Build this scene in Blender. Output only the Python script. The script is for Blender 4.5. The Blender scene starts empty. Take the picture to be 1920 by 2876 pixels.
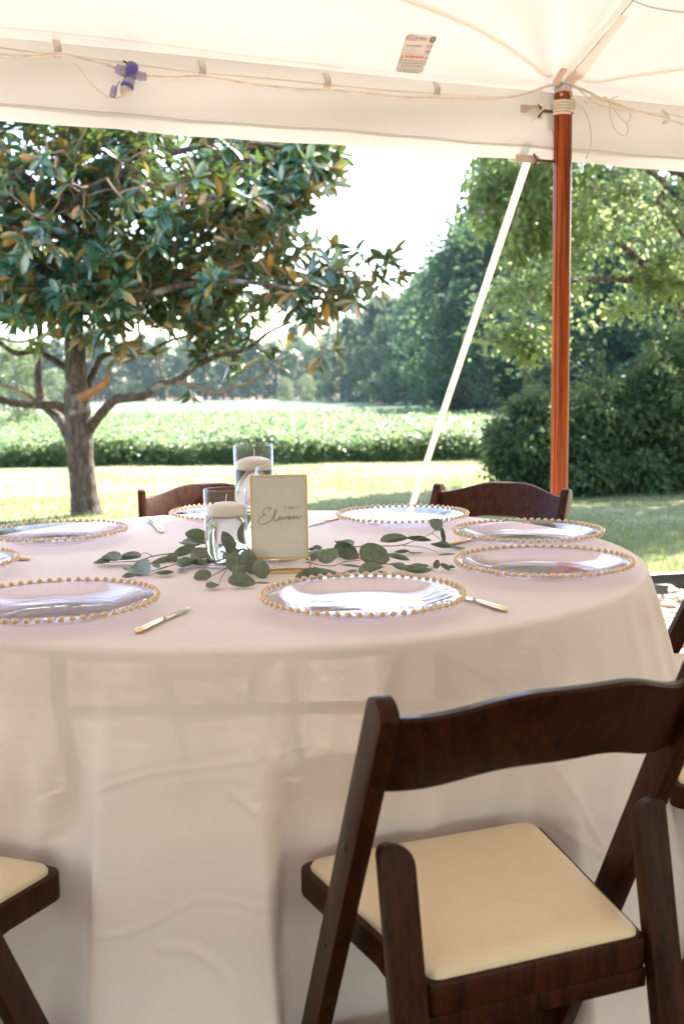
import bpy, bmesh, math, random
import numpy as np
from mathutils import Vector, Matrix
R = math.radians
rng = np.random.default_rng(11)
random.seed(5)
scene = bpy.context.scene
col = scene.collection

# ------------------------------------------------------------------ camera, sky, sun, exposure
CZ = 1.14; FPX = 3050.25; PITCH = R(7.324); ROLL = R(0.8628)
cam_d = bpy.data.cameras.new('camera'); cam = bpy.data.objects.new('camera', cam_d); col.objects.link(cam)
cam_d.sensor_fit = 'HORIZONTAL'; cam_d.sensor_width = 24.0; cam_d.lens = FPX/1920*24.0
cam_d.clip_start = 0.05; cam_d.clip_end = 3000
cam.matrix_world = Matrix.Translation((0, 0, CZ)) @ Matrix.Rotation(math.pi/2-PITCH, 4, 'X') @ Matrix.Rotation(-ROLL, 4, 'Z')
cam_d.dof.use_dof = True; cam_d.dof.focus_distance = 2.15; cam_d.dof.aperture_fstop = 5.6
scene.camera = cam

SUN_AZ, SUN_EL = R(36), R(47.5)          # towards the sun: right of straight ahead, high
world = bpy.data.worlds.new('World'); scene.world = world; world.use_nodes = True
wn = world.node_tree.nodes; bg = wn['Background']
sky = wn.new('ShaderNodeTexSky'); sky.sky_type = 'NISHITA'; sky.sun_disc = False
sky.sun_elevation = SUN_EL; sky.sun_rotation = SUN_AZ; sky.air_density = 1.0; sky.dust_density = 1.2; sky.ozone_density = 0.8
world.node_tree.links.new(sky.outputs[0], bg.inputs[0]); bg.inputs[1].default_value = 0.14
sun_d = bpy.data.lights.new('sun', 'SUN'); sun = bpy.data.objects.new('sun', sun_d); col.objects.link(sun)
sun_d.energy = 5.0; sun_d.angle = R(0.55); sun_d.color = (1.0, 0.94, 0.86)
sv = Vector((math.sin(SUN_AZ)*math.cos(SUN_EL), math.cos(SUN_AZ)*math.cos(SUN_EL), math.sin(SUN_EL)))
sun.rotation_euler = sv.to_track_quat('Z', 'Y').to_euler()
vs = scene.view_settings; vs.view_transform = 'Standard'; vs.look = 'None'; vs.exposure = 2.8; vs.gamma = 1.0; vs.use_curve_mapping = False
scene.render.engine = 'CYCLES'
cy = scene.cycles
cy.use_denoising = True
try: cy.denoiser = 'OPENIMAGEDENOISE'
except Exception: pass
cy.max_bounces = 12; cy.diffuse_bounces = 5; cy.glossy_bounces = 4; cy.transmission_bounces = 10; cy.transparent_max_bounces = 24
cy.volume_bounces = 0; cy.volume_max_steps = 64; cy.sample_clamp_indirect = 6.0; cy.caustics_reflective = False; cy.blur_glossy = 0.5

# ------------------------------------------------------------------ small maths
def ray(px, py):
    x = px-960; y = py-1438; c, s = math.cos(ROLL), math.sin(ROLL)
    a = x*c-y*s; b = x*s+y*c; c, s = math.cos(PITCH), math.sin(PITCH)
    return np.array([a, FPX*c-b*s, -FPX*s-b*c])/FPX
CAMP = np.array([0, 0, CZ])
def at(px, py, Y): d = ray(px, py); return CAMP+d*(Y/d[1])
def atz(px, py, z): d = ray(px, py); return CAMP+d*((z-CZ)/d[2])
def gz(x, y):
    """height of the land: level under the tent, then falling away gently across the field"""
    y = np.asarray(y, float)
    s = np.where(y < 6, 0.0, np.where(y < 120, -.025*(y-6)*np.clip((y-6)/8, 0, 1)**.4, -2.85-.012*(y-120)))
    return s

# ------------------------------------------------------------------ mesh helpers
def link(o, parent=None):
    col.objects.link(o)
    if parent is not None: o.parent = parent
    return o
def np_mesh(name, V, F, mat=None, smooth=True, colr=None):
    """V (n,3); F list of arrays of faces of equal length"""
    V = np.asarray(V, np.float32); me = bpy.data.meshes.new(name)
    Fs = F if isinstance(F, list) else [F]
    Fs = [np.asarray(f, np.int32) for f in Fs if len(f)]
    me.vertices.add(len(V)); me.vertices.foreach_set('co', V.ravel())
    tot = np.concatenate([np.full(len(f), f.shape[1], np.int32) for f in Fs]); idx = np.concatenate([f.ravel() for f in Fs])
    me.loops.add(len(idx)); me.loops.foreach_set('vertex_index', idx)
    me.polygons.add(len(tot)); st = np.zeros(len(tot), np.int32); st[1:] = np.cumsum(tot)[:-1]
    me.polygons.foreach_set('loop_start', st); me.polygons.foreach_set('loop_total', tot)
    if smooth: me.polygons.foreach_set('use_smooth', np.ones(len(tot), bool))
    if colr is not None:
        a = me.color_attributes.new('tint', 'FLOAT_COLOR', 'POINT')
        c = np.ones((len(V), 4), np.float32); c[:, :colr.shape[1]] = colr; a.data.foreach_set('color', c.ravel())
    me.update(calc_edges=True); me.validate()
    if mat: me.materials.append(mat)
    return me
def obj(name, me, parent=None, loc=None, rot=None):
    o = bpy.data.objects.new(name, me); link(o, parent)
    if loc is not None: o.location = loc
    if rot is not None: o.rotation_euler = rot
    return o
def tag(o, label=None, cat=None, group=None, kind=None):
    if label: o['label'] = label
    if cat: o['category'] = cat
    if group: o['group'] = group
    if kind: o['kind'] = kind
    return o
def thing(name, label, cat, loc=(0, 0, 0), rotz=0.0, group=None):
    o = bpy.data.objects.new(name, None); o.empty_display_size = .1; link(o); o.location = loc; o.rotation_euler = (0, 0, rotz)
    return tag(o, label, cat, group)
def copy_tree(o, parent=None):
    c = o.copy(); link(c)
    if parent is not None: c.parent = parent
    for ch in list(o.children): copy_tree(ch, c)
    return c
class MB:
    """collects shapes, then becomes one mesh object"""
    def __init__(s): s.v = []; s.f = []
    def add(s, V, F):
        n = len(s.v); s.v += [tuple(p) for p in V]; s.f += [tuple(i+n for i in f) for f in F]; return s
    def build(s, name, mat, parent=None, smooth=True, bevel=0, seg=2, loc=None, rot=None, sharp=None):
        me = bpy.data.meshes.new(name); me.from_pydata(s.v, [], s.f); me.validate()
        bm = bmesh.new(); bm.from_mesh(me)
        bmesh.ops.recalc_face_normals(bm, faces=bm.faces)
        if bevel:
            es = [e for e in bm.edges if len(e.link_faces) == 2 and e.calc_face_angle(0) > R(35)]
            bmesh.ops.bevel(bm, geom=es, offset=bevel, segments=seg, affect='EDGES', profile=.6, clamp_overlap=True)
        bm.to_mesh(me); bm.free()
        if smooth: me.polygons.foreach_set('use_smooth', [True]*len(me.polygons))
        if smooth and sharp: me.set_sharp_from_angle(angle=R(sharp))
        if mat: me.materials.append(mat)
        return obj(name, me, parent, loc, rot)
def box(cx, cy_, cz, sx, sy, sz):
    V = [(cx+a*sx/2, cy_+b*sy/2, cz+c*sz/2) for c in (-1, 1) for b in (-1, 1) for a in (-1, 1)]
    return V, [(0, 2, 3, 1), (4, 5, 7, 6), (0, 1, 5, 4), (2, 6, 7, 3), (0, 4, 6, 2), (1, 3, 7, 5)]
def prism(poly, axis, a, b):
    """polygon (list of 2-tuples) extruded along axis ('x','y','z') from a to b"""
    n = len(poly)
    def m(p, t): return {'x': (t, p[0], p[1]), 'y': (p[0], t, p[1]), 'z': (p[0], p[1], t)}[axis]
    V = [m(p, a) for p in poly]+[m(p, b) for p in poly]
    return V, [tuple(range(n))[::-1], tuple(range(n, 2*n))]+[(i, (i+1) % n, n+(i+1) % n, n+i) for i in range(n)]
def tube(pts, rad, seg=8, cap=True, flat=None):
    P = np.asarray(pts, float); n = len(P); rad = np.broadcast_to(np.asarray(rad, float), (n,))
    T = np.gradient(P, axis=0); T /= np.linalg.norm(T, axis=1)[:, None]+1e-12
    ref = np.array([0, 0, 1.]) if abs(T[0][2]) < .9 else np.array([1., 0, 0])
    u = np.cross(T[0], ref); u /= np.linalg.norm(u); V = []
    for i in range(n):
        u = u-T[i]*(u@T[i]); u /= np.linalg.norm(u)+1e-12; w = np.cross(T[i], u)
        for k in range(seg):
            a = 2*math.pi*k/seg
            V.append(P[i]+rad[i]*(u*math.cos(a)+w*math.sin(a)*(flat or 1)))
    F = [(i*seg+k, i*seg+(k+1) % seg, (i+1)*seg+(k+1) % seg, (i+1)*seg+k) for i in range(n-1) for k in range(seg)]
    if cap: F += [tuple(range(seg))[::-1], tuple(range((n-1)*seg, n*seg))]
    return V, F
def spline(pts, per=6):
    P = np.asarray(pts, float); n = len(P)
    if n < 3: return np.array([P[0]+(P[-1]-P[0])*t for t in np.linspace(0, 1, per+1)])
    E = np.vstack([2*P[0]-P[1], P, 2*P[-1]-P[-2]]); out = []
    for i in range(n-1):
        p0, p1, p2, p3 = E[i:i+4]
        for t in np.linspace(0, 1, per, endpoint=False):
            out.append(.5*((2*p1)+(-p0+p2)*t+(2*p0-5*p1+4*p2-p3)*t*t+(-p0+3*p1-3*p2+p3)*t**3))
    out.append(P[-1]); return np.array(out)
def lathe(prof, seg=32, close=False):
    n = len(prof); V = [(r*math.cos(2*math.pi*k/seg), r*math.sin(2*math.pi*k/seg), z) for (r, z) in prof for k in range(seg)]
    m = n if close else n-1
    F = [(i*seg+k, i*seg+(k+1) % seg, ((i+1) % n)*seg+(k+1) % seg, ((i+1) % n)*seg+k) for i in range(m) for k in range(seg)]
    return V, F
def unit(v): v = np.asarray(v, float); return v/(np.linalg.norm(v, axis=-1, keepdims=True)+1e-9)

KITE_V = np.array([(0, 0, 0), (.45, .5, .10), (1, 0, -.06), (.45, -.5, .10)]); KITE_F = np.array([(0, 2, 1), (0, 3, 2)])
MAG_V = np.array([(0, 0, 0), (.22, .30, .03), (.52, .5, .05), (.8, .36, .0), (1, 0, -.10), (.8, -.36, .0), (.52, -.5, .05), (.22, -.30, .03), (.22, 0, -.03), (.52, 0, -.03), (.8, 0, -.06)])
MAG_T = np.array([(0, 8, 1), (0, 7, 8), (3, 10, 4), (10, 5, 4)]); MAG_Q = np.array([(8, 9, 2, 1), (9, 10, 3, 2), (7, 6, 9, 8), (6, 5, 10, 9)])
def leaf_batch(pos, axis, nrm, L, W, TV, TFs):
    """copies of a leaf: local x along the leaf, y across, z along the normal"""
    axis = unit(axis); side = unit(np.cross(nrm, axis)); up = np.cross(axis, side)
    L = np.asarray(L)[:, None, None]; W = np.asarray(W)[:, None, None]
    V = pos[:, None, :]+L*TV[None, :, 0:1]*axis[:, None, :]+W*TV[None, :, 1:2]*side[:, None, :]+L*TV[None, :, 2:3]*up[:, None, :]
    k = len(TV); off = (np.arange(len(pos))*k)[:, None, None]
    Fs = [(f[None]+off).reshape(-1, f.shape[1]) for f in TFs]
    return V.reshape(-1, 3), Fs
def rnd_unit(n): return unit(rng.normal(size=(n, 3)))

# ------------------------------------------------------------------ materials
def mat(name): m = bpy.data.materials.new(name); m.use_nodes = True; return m, m.node_tree.nodes, m.node_tree.links
def pset(b, **k):
    for n, v in k.items():
        n = {'rough': 'Roughness', 'metal': 'Metallic', 'spec': 'Specular IOR Level', 'coat': 'Coat Weight', 'coat_rough': 'Coat Roughness', 'trans': 'Transmission Weight', 'ior': 'IOR', 'base': 'Base Color', 'sheen': 'Sheen Weight', 'sss': 'Subsurface Weight'}[n]
        b.inputs[n].default_value = (*v, 1) if isinstance(v, tuple) else v
def noise(N, L, scale, detail=4, rough=.55, coord='Object', stretch=None, dist=0):
    tc = N.new('ShaderNodeTexCoord'); nz = N.new('ShaderNodeTexNoise'); nz.inputs['Scale'].default_value = scale; nz.inputs['Detail'].default_value = detail; nz.inputs['Roughness'].default_value = rough; nz.inputs['Distortion'].default_value = dist
    src = tc.outputs[coord]
    if coord == 'World':
        pass
    if stretch:
        mp = N.new('ShaderNodeMapping'); mp.inputs['Scale'].default_value = stretch; L.new(src, mp.inputs[0]); src = mp.outputs[0]
    L.new(src, nz.inputs['Vector']); return nz.outputs['Fac']
def ramp(N, L, fac, stops):
    r = N.new('ShaderNodeValToRGB'); e = r.color_ramp.elements
    while len(e) < len(stops): e.new(.5)
    for i, (p, c) in enumerate(stops): e[i].position = p; e[i].color = (*c, 1)
    L.new(fac, r.inputs[0]); return r.outputs[0]
def bump(N, L, fac, strength, dist, b):
    bp = N.new('ShaderNodeBump'); bp.inputs['Strength'].default_value = strength; bp.inputs['Distance'].default_value = dist; L.new(fac, bp.inputs['Height']); L.new(bp.outputs[0], b.inputs['Normal']); return bp
def plain(name, base, rough=.5, metal=0, var=.12, scale=30, bmp=0, **k):
    m, N, L = mat(name); b = N['Principled BSDF']; pset(b, rough=rough, metal=metal, **k)
    f = noise(N, L, scale)
    lo = tuple(c*(1-var) for c in base); hi = tuple(min(1, c*(1+var)) for c in base)
    L.new(ramp(N, L, f, [(.3, lo), (.7, hi)]), b.inputs['Base Color'])
    if bmp: bump(N, L, f, bmp, .002, b)
    return m
def wood(name, dark, light, rough, axis=(1, 1, 12), coat=.15):
    m, N, L = mat(name); b = N['Principled BSDF']; pset(b, rough=rough, coat=coat, coat_rough=.25, spec=.16)
    st = tuple(26/a for a in axis)
    f = noise(N, L, 3.0, 6, .6, stretch=st, dist=.6); g = noise(N, L, 14, 3, .5, stretch=st)
    mx = N.new('ShaderNodeMath'); mx.operation = 'MULTIPLY_ADD'; mx.inputs[1].default_value = .35; L.new(g, mx.inputs[0])
    m2 = N.new('ShaderNodeMath'); m2.operation = 'MULTIPLY'; m2.inputs[1].default_value = .68; L.new(f, m2.inputs[0]); L.new(m2.outputs[0], mx.inputs[2])
    L.new(ramp(N, L, mx.outputs[0], [(.34, dark), (.68, light)]), b.inputs['Base Color'])
    bump(N, L, mx.outputs[0], .12, .001, b); return m
def leaf_mat(name, stops, under=None, rough=.35, transl=.35, tcol=(.25, .38, .05), spec=.5):
    """leaf: tint attribute r picks the colour, diffuse + gloss on top, light shining through"""
    m, N, L = mat(name); b = N['Principled BSDF']; pset(b, rough=rough, spec=spec)
    a = N.new('ShaderNodeAttribute'); a.attribute_name = 'tint'
    sp = N.new('ShaderNodeSeparateColor'); L.new(a.outputs['Color'], sp.inputs[0])
    c = ramp(N, L, sp.outputs[0], stops)
    if under:
        g = N.new('ShaderNodeNewGeometry'); mx = N.new('ShaderNodeMix'); mx.data_type = 'RGBA'
        cu = ramp(N, L, sp.outputs[1], under)
        L.new(g.outputs['Backfacing'], mx.inputs['Factor']); L.new(c, mx.inputs['A']); L.new(cu, mx.inputs['B']); c2 = mx.outputs['Result']
    else: c2 = c
    L.new(c2, b.inputs['Base Color'])
    t = N.new('ShaderNodeBsdfTranslucent')
    tm = N.new('ShaderNodeMix'); tm.data_type = 'RGBA'; tm.inputs['Factor'].default_value = .6; tm.inputs['B'].default_value = (*tcol, 1); L.new(c, tm.inputs['A']); L.new(tm.outputs['Result'], t.inputs[0])
    ms = N.new('ShaderNodeMixShader'); ms.inputs[0].default_value = transl; L.new(b.outputs[0], ms.inputs[1]); L.new(t.outputs[0], ms.inputs[2])
    L.new(ms.outputs[0], N['Material Output'].inputs[0]); return m
def fabric(name, base, transl=.3, transp=0.0, tcol=None, weave=900, wr=.15, rough=.85, wscale=6, sheen=0.0):
    m, N, L = mat(name); b = N['Principled BSDF']; pset(b, rough=rough, base=base, spec=.25, sheen=sheen)
    f = noise(N, L, wscale, 3); g = noise(N, L, weave, 1)
    L.new(ramp(N, L, f, [(.35, tuple(c*.965 for c in base)), (.65, base)]), b.inputs['Base Color'])
    ad = N.new('ShaderNodeMath'); ad.operation = 'MULTIPLY_ADD'; ad.inputs[1].default_value = .02; L.new(g, ad.inputs[0]); L.new(f, ad.inputs[2])
    bump(N, L, ad.outputs[0], wr, .01, b)
    t = N.new('ShaderNodeBsdfTranslucent'); t.inputs[0].default_value = (*(tcol or base), 1)
    ms = N.new('ShaderNodeMixShader'); ms.inputs[0].default_value = transl; L.new(b.outputs[0], ms.inputs[1]); L.new(t.outputs[0], ms.inputs[2]); out = ms.outputs[0]
    if transp:
        tr = N.new('ShaderNodeBsdfTransparent'); m2 = N.new('ShaderNodeMixShader'); m2.inputs[0].default_value = transp; L.new(out, m2.inputs[1]); L.new(tr.outputs[0], m2.inputs[2]); out = m2.outputs[0]
    L.new(out, N['Material Output'].inputs[0]); return m
def thin_glass(name, tint=(.97, .98, .97), rough=.02, ior=1.5):
    """clear wall of glass: most light goes straight through, the rest is mirrored at grazing angles"""
    m, N, L = mat(name); N.remove(N['Principled BSDF'])
    tr = N.new('ShaderNodeBsdfTransparent'); tr.inputs[0].default_value = (*tint, 1)
    gl = N.new('ShaderNodeBsdfGlossy'); gl.inputs['Roughness'].default_value = rough
    lw = N.new('ShaderNodeLayerWeight'); lw.inputs['Blend'].default_value = .5; pw = N.new('ShaderNodeMath'); pw.operation = 'POWER'; pw.inputs[1].default_value = 5; L.new(lw.outputs['Facing'], pw.inputs[0])
    f0 = ((ior-1)/(ior+1))**2; fr = N.new('ShaderNodeMath'); fr.operation = 'MULTIPLY_ADD'; fr.inputs[1].default_value = 1-f0; fr.inputs[2].default_value = f0; L.new(pw.outputs[0], fr.inputs[0])
    ms = N.new('ShaderNodeMixShader'); L.new(fr.outputs[0], ms.inputs[0]); L.new(tr.outputs[0], ms.inputs[1]); L.new(gl.outputs[0], ms.inputs[2])
    L.new(ms.outputs[0], N['Material Output'].inputs[0]); return m

M = {}
M['chair'] = wood('walnut_stained_wood', (.005, .0011, .0004), (.062, .0150, .0030), .40, coat=.0)
M['seat_vinyl'] = plain('cream_vinyl', (.76, .62, .42), .38, var=.02, scale=22, bmp=.03, sheen=.0)
M['bolt'] = plain('dark_steel', (.05, .045, .04), .4, 1)
M['pole'] = wood('mahogany_pole', (.045, .006, .0015), (.46, .095, .016), .34, axis=(1, 1, 40), coat=.12)
M['tent'] = fabric('tent_vinyl', (.80, .755, .71), .061, tcol=(.755, .69, .64), wr=.25, wscale=3.0, rough=.5)
M['hem'] = fabric('tent_hem_vinyl_lit', (.86, .82, .77), .11, tcol=(.80, .74, .68), wr=.1, wscale=5, rough=.5)  # brighter copy of the tent vinyl, bounce light put into the material
M['seam'] = fabric('seam_tape', (.88, .84, .78), .78, tcol=(.97, .94, .89), wr=.05)
M['stitch'] = plain('stitch_thread', (.42, .35, .28), .8)
M['web'] = fabric('white_webbing', (.85, .80, .73), .25, wr=.05, weave=1500)
M['pinkweb'] = fabric('beige_webbing', (.78, .66, .57), .2, wr=.05, weave=1500)
M['rope'] = plain('cream_cord', (.83, .75, .63), .8, var=.1, scale=200, bmp=.3)
M['cable'] = plain('white_cable_sheath', (.86, .79, .70), .45, var=.12, scale=25)
M['purple'] = plain('purple_plastic', (.11, .09, .36), .3, var=.15)
M['lilac'] = None
M['metal'] = plain('rusted_steel', (.16, .10, .07), .45, .8, var=.3)
M['steel'] = plain('bright_steel', (.55, .5, .45), .3, 1)
M['cloth'] = fabric('tablecloth_polyester', (.92, .80, .75), .09, transp=.115, tcol=(.88, .73, .66), weave=1400, wr=.12, wscale=9, rough=.75)
M['plywood'] = wood('table_plywood', (.25, .15, .07), (.45, .3, .16), .6)
M['tabletop'] = plain('white_plastic', (.78, .74, .70), .5, var=.03)
M['legmetal'] = plain('grey_leg_steel', (.16, .15, .14), .4, .8)
M['glass'] = thin_glass('clear_glass', (.975, .985, .98), .01)
M['plate_glass'] = thin_glass('charger_glass', (.958, .928, .975), .02, 1.48)
M['gold'] = plain('gold_bead', (.66, .44, .24), .30, .5, var=.1)
M['goldknife'] = plain('gold_cutlery', (.93, .72, .48), .18, 1, var=.06)
M['goldedge'] = plain('gold_paint_edge', (.72, .44, .08), .35, .3, var=.08)
M['acrylic'] = thin_glass('acrylic', (.96, .97, .96), .02, 1.49)
M['card'] = plain('card_stock', (.84, .77, .715), .8, var=.03, scale=80, bmp=.05)
M['ink'] = plain('grey_ink', (.20, .16, .135), .6)
M['wax'] = plain('ivory_wax', (.84, .74, .66), .45, var=.03, scale=12, sss=.25)
M['wick'] = plain('cotton_wick', (.75, .68, .58), .9)
m, N, L = mat('vase_water'); b = N['Principled BSDF']; pset(b, trans=1.0, ior=1.33, rough=.0, base=(.98, .985, .985)); M['water'] = m
m = plain('lilac_plastic', (.55, .50, .68), .25, trans=.45); M['lilac'] = m
M['bark'] = None
m, N, L = mat('magnolia_bark'); b = N['Principled BSDF']; pset(b, rough=.85)
f = noise(N, L, 9, 8, .7, stretch=(3, 3, 1)); g = noise(N, L, 5, 3, .5)
c1 = ramp(N, L, f, [(.32, (.018, .012, .009)), (.52, (.075, .05, .036)), (.72, (.19, .14, .105))])
c2 = ramp(N, L, g, [(.60, (0, 0, 0)), (.70, (.8, .8, .8))])
mx = N.new('ShaderNodeMix'); mx.data_type = 'RGBA'; L.new(c2, mx.inputs['Factor']); L.new(c1, mx.inputs['A']); mx.inputs['B'].default_value = (.30, .29, .25, 1)
L.new(mx.outputs['Result'], b.inputs['Base Color']); bump(N, L, f, 1.0, .03, b); M['bark'] = m
M['twig'] = plain('twig_bark', (.17, .125, .085), .85, var=.3, scale=8)
M['heartwood'] = plain('bare_orange_wood', (.27, .11, .035), .6, var=.3, scale=14)
M['stem_green'] = plain('eucalyptus_stem', (.20, .10, .055), .6, var=.25, scale=60)
M['mag'] = leaf_mat('magnolia_leaf', [(0, (.012, .048, .024)), (.5, (.022, .078, .042)), (.82, (.04, .11, .052)), (.93, (.13, .17, .04)), (1, (.45, .21, .03))],
                    [(0, (.035, .07, .035)), (.5, (.07, .085, .03)), (.78, (.17, .12, .035)), (1, (.36, .17, .035))], rough=.27, transl=.20, tcol=(.22, .34, .05), spec=1.0)
M['oak'] = leaf_mat('bright_tree_leaf', [(0, (.025, .055, .015)), (.5, (.06, .11, .022)), (1, (.18, .22, .07))], rough=.4, transl=.55, tcol=(.50, .58, .24), spec=.25)
M['shrub'] = leaf_mat('shrub_leaf', [(0, (.016, .045, .02)), (.6, (.035, .075, .03)), (1, (.11, .15, .06))], rough=.4, transl=.42, tcol=(.32, .40, .14), spec=.2)
M['soy'] = leaf_mat('soybean_leaf', [(0, (.05, .11, .04)), (.5, (.09, .16, .06)), (1, (.17, .24, .10))], rough=.42, transl=.42, tcol=(.34, .43, .17), spec=.28)
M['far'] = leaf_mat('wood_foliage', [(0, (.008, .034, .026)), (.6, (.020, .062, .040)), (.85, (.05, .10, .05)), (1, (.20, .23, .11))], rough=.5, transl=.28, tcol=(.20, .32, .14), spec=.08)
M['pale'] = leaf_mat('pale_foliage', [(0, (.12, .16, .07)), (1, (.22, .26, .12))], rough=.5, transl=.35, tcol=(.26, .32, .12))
M['grass'] = leaf_mat('grass_blade', [(0, (.05, .09, .028)), (.6, (.14, .175, .06)), (1, (.32, .29, .16))], rough=.45, transl=.4, tcol=(.36, .40, .15))
M['euca'] = leaf_mat('eucalyptus_leaf', [(0, (.045, .085, .042)), (.5, (.075, .12, .06)), (1, (.15, .19, .135))], [(0, (.12, .16, .11)), (1, (.22, .25, .19))], rough=.5, transl=.12, tcol=(.16, .24, .06))
m, N, L = mat('lawn_soil'); b = N['Principled BSDF']; pset(b, rough=.95)
ge = N.new('ShaderNodeNewGeometry'); sp = N.new('ShaderNodeSeparateXYZ'); L.new(ge.outputs['Position'], sp.inputs[0])
f = noise(N, L, 1.1, 6, .65); g = noise(N, L, 30, 3)
cg = ramp(N, L, f, [(.30, (.08, .10, .03)), (.52, (.165, .17, .065)), (.68, (.30, .26, .15))])
soil = ramp(N, L, g, [(.3, (.10, .05, .028)), (.7, (.22, .12, .07))])
mr = N.new('ShaderNodeMapRange'); mr.inputs['From Min'].default_value = 16.9; mr.inputs['From Max'].default_value = 17.3; L.new(sp.outputs['Y'], mr.inputs['Value'])
mx = N.new('ShaderNodeMix'); mx.data_type = 'RGBA'; L.new(mr.outputs[0], mx.inputs['Factor']); L.new(cg, mx.inputs['A']); L.new(soil, mx.inputs['B'])
L.new(mx.outputs['Result'], b.inputs['Base Color']); bump(N, L, g, .5, .03, b); M['lawn'] = m
m, N, L = mat('soy_canopy'); b = N['Principled BSDF']; pset(b, rough=.8)
f = noise(N, L, 4, 6, .7)
L.new(ramp(N, L, f, [(.3, (.03, .06, .02)), (.6, (.065, .105, .04)), (.75, (.11, .15, .065))]), b.inputs['Base Color']); bump(N, L, f, 1, .25, b); M['soymass'] = m
m, N, L = mat('river_gravel_dimmed'); b = N['Principled BSDF']; pset(b, rough=.8)
f = noise(N, L, 45, 4); L.new(ramp(N, L, f, [(.3, (.14, .095, .068)), (.7, (.28, .20, .15))]), b.inputs['Base Color']); bump(N, L, f, 1, .02, b); M['gravel'] = m  # bed coloured dark so it bounces less light onto the tablecloth
M['stone'] = plain('river_stone_sunlit', (.62, .50, .38), .7, var=.35, scale=9)  # same gravel coloured paler, sunlight put into the colour
M['edging'] = plain('black_edging', (.018, .018, .018), .35, var=.2)
M['label_white'] = fabric('label_vinyl', (.84, .80, .78), .25, wr=.02)
M['label_red'] = plain('label_red_ink', (.75, .06, .015), .6)
M['label_black'] = plain('label_black_ink', (.035, .03, .03), .6)
M['label_grey'] = plain('label_grey_ink', (.30, .25, .20), .6)
M['label_pink'] = plain('label_faded_red_ink', (.60, .25, .18), .6)
#SECTION_END_MATS

# ------------------------------------------------------------------ the land
def grid_sheet(xs, ys, zf, off=0):
    X, Y = np.meshgrid(xs, ys); Zz = zf(X, Y)+off; V = np.stack([X, Y, Zz], -1).reshape(-1, 3); nx, ny = len(xs), len(ys)
    i = (np.arange(ny-1)[:, None]*nx+np.arange(nx-1)[None]).ravel()
    return V, np.stack([i, i+1, i+nx+1, i+nx], 1)
ys = np.concatenate([np.linspace(-60, 5, 10), np.linspace(5.5, 30, 60), np.linspace(31, 120, 60), np.linspace(130, 700, 30)])
xs = np.concatenate([np.linspace(-450, -40, 12), np.linspace(-30, 30, 61), np.linspace(40, 450, 12)])
V, F = grid_sheet(xs, ys, lambda x, y: gz(x, y))
tag(obj('ground', np_mesh('ground', V, F, M['lawn'])), 'short sunlit lawn running from the tent to the crop field', 'lawn', kind='structure')
EDG = np.array([(-9.0, 4.55), (-2.0, 4.75), (1.0, 5.30), (1.55, 5.46), (1.95, 5.54), (4.5, 6.0), (9.0, 6.3)])   # edge of the gravel
gx = np.linspace(-9, 9, 37); gy = np.linspace(0, 1, 12)
Vg = [(x, -14+(np.interp(x, EDG[:, 0], EDG[:, 1])+14)*t, .006) for t in gy for x in gx]
i = (np.arange(11)[:, None]*37+np.arange(36)[None]).ravel()
tag(obj('gravel_bed', np_mesh('gravel_bed', np.array(Vg), np.stack([i, i+1, i+38, i+37], 1), M['gravel'])), 'gravel bed under the tent, coloured darker to bounce less light', 'gravel', kind='structure')
# loose stones beyond the table, coloured paler than the bed to look sunlit
bm = bmesh.new(); bmesh.ops.create_icosphere(bm, subdivisions=1, radius=1); sv_ = np.array([v.co[:] for v in bm.verts]); sf_ = np.array([[v.index for v in f.verts] for f in bm.faces]); bm.free()
n = 2600
px_ = rng.uniform(-1.6, 2.4, n); py_ = np.array([np.interp(x, EDG[:, 0], EDG[:, 1]) for x in px_])-.02-rng.uniform(0, 1, n)**1.3*2.6
sz = rng.uniform(.012, .03, n)
S = np.stack([sz*rng.uniform(.8, 1.5, n), sz*rng.uniform(.8, 1.3, n), sz*rng.uniform(.5, .8, n)], 1)
ang = rng.uniform(0, 6.28, n); lv = sv_[None]*(1+.12*rng.normal(size=(n, len(sv_), 1)))*S[:, None, :]
ca, sa = np.cos(ang)[:, None], np.sin(ang)[:, None]
V = np.stack([lv[..., 0]*ca-lv[..., 1]*sa+px_[:, None], lv[..., 0]*sa+lv[..., 1]*ca+py_[:, None], lv[..., 2]+.012+rng.uniform(0, .02, n)[:, None]], -1).reshape(-1, 3)
F = (sf_[None]+(np.arange(n)*len(sv_))[:, None, None]).reshape(-1, 3)
tag(obj('gravel', np_mesh('gravel', V, F, M['stone'])), 'loose river stones behind the table, coloured paler to look sunlit', 'gravel', kind='stuff')
ed = thing('landscape_edging', 'black metal edging strip between the gravel and the lawn', 'edging')
mb = MB(); epts = spline([(x, y, .035) for x, y in EDG], 8)
for dz, r in ((0, .0),):
    V = []; 
    for k, p in enumerate(epts):
        for (o, z) in ((-.012, 0), (-.012, .085), (-.004, .093), (.006, .093), (.012, .085), (.012, 0)): V.append((p[0]-.2*o, p[1]+o, z))
    nn = len(epts); F = [(i*6+k, i*6+k+1, (i+1)*6+k+1, (i+1)*6+k) for i in range(nn-1) for k in range(5)]
    mb.add(V, F)
mb.build('strip', M['edging'], ed)
mb = MB(); c = atz(1853, 1650, .08); mb.add(*box(c[0], c[1]-.02, .075, .06, .03, .05)); mb.build('joint_clip', M['edging'], ed, bevel=.006)

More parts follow.
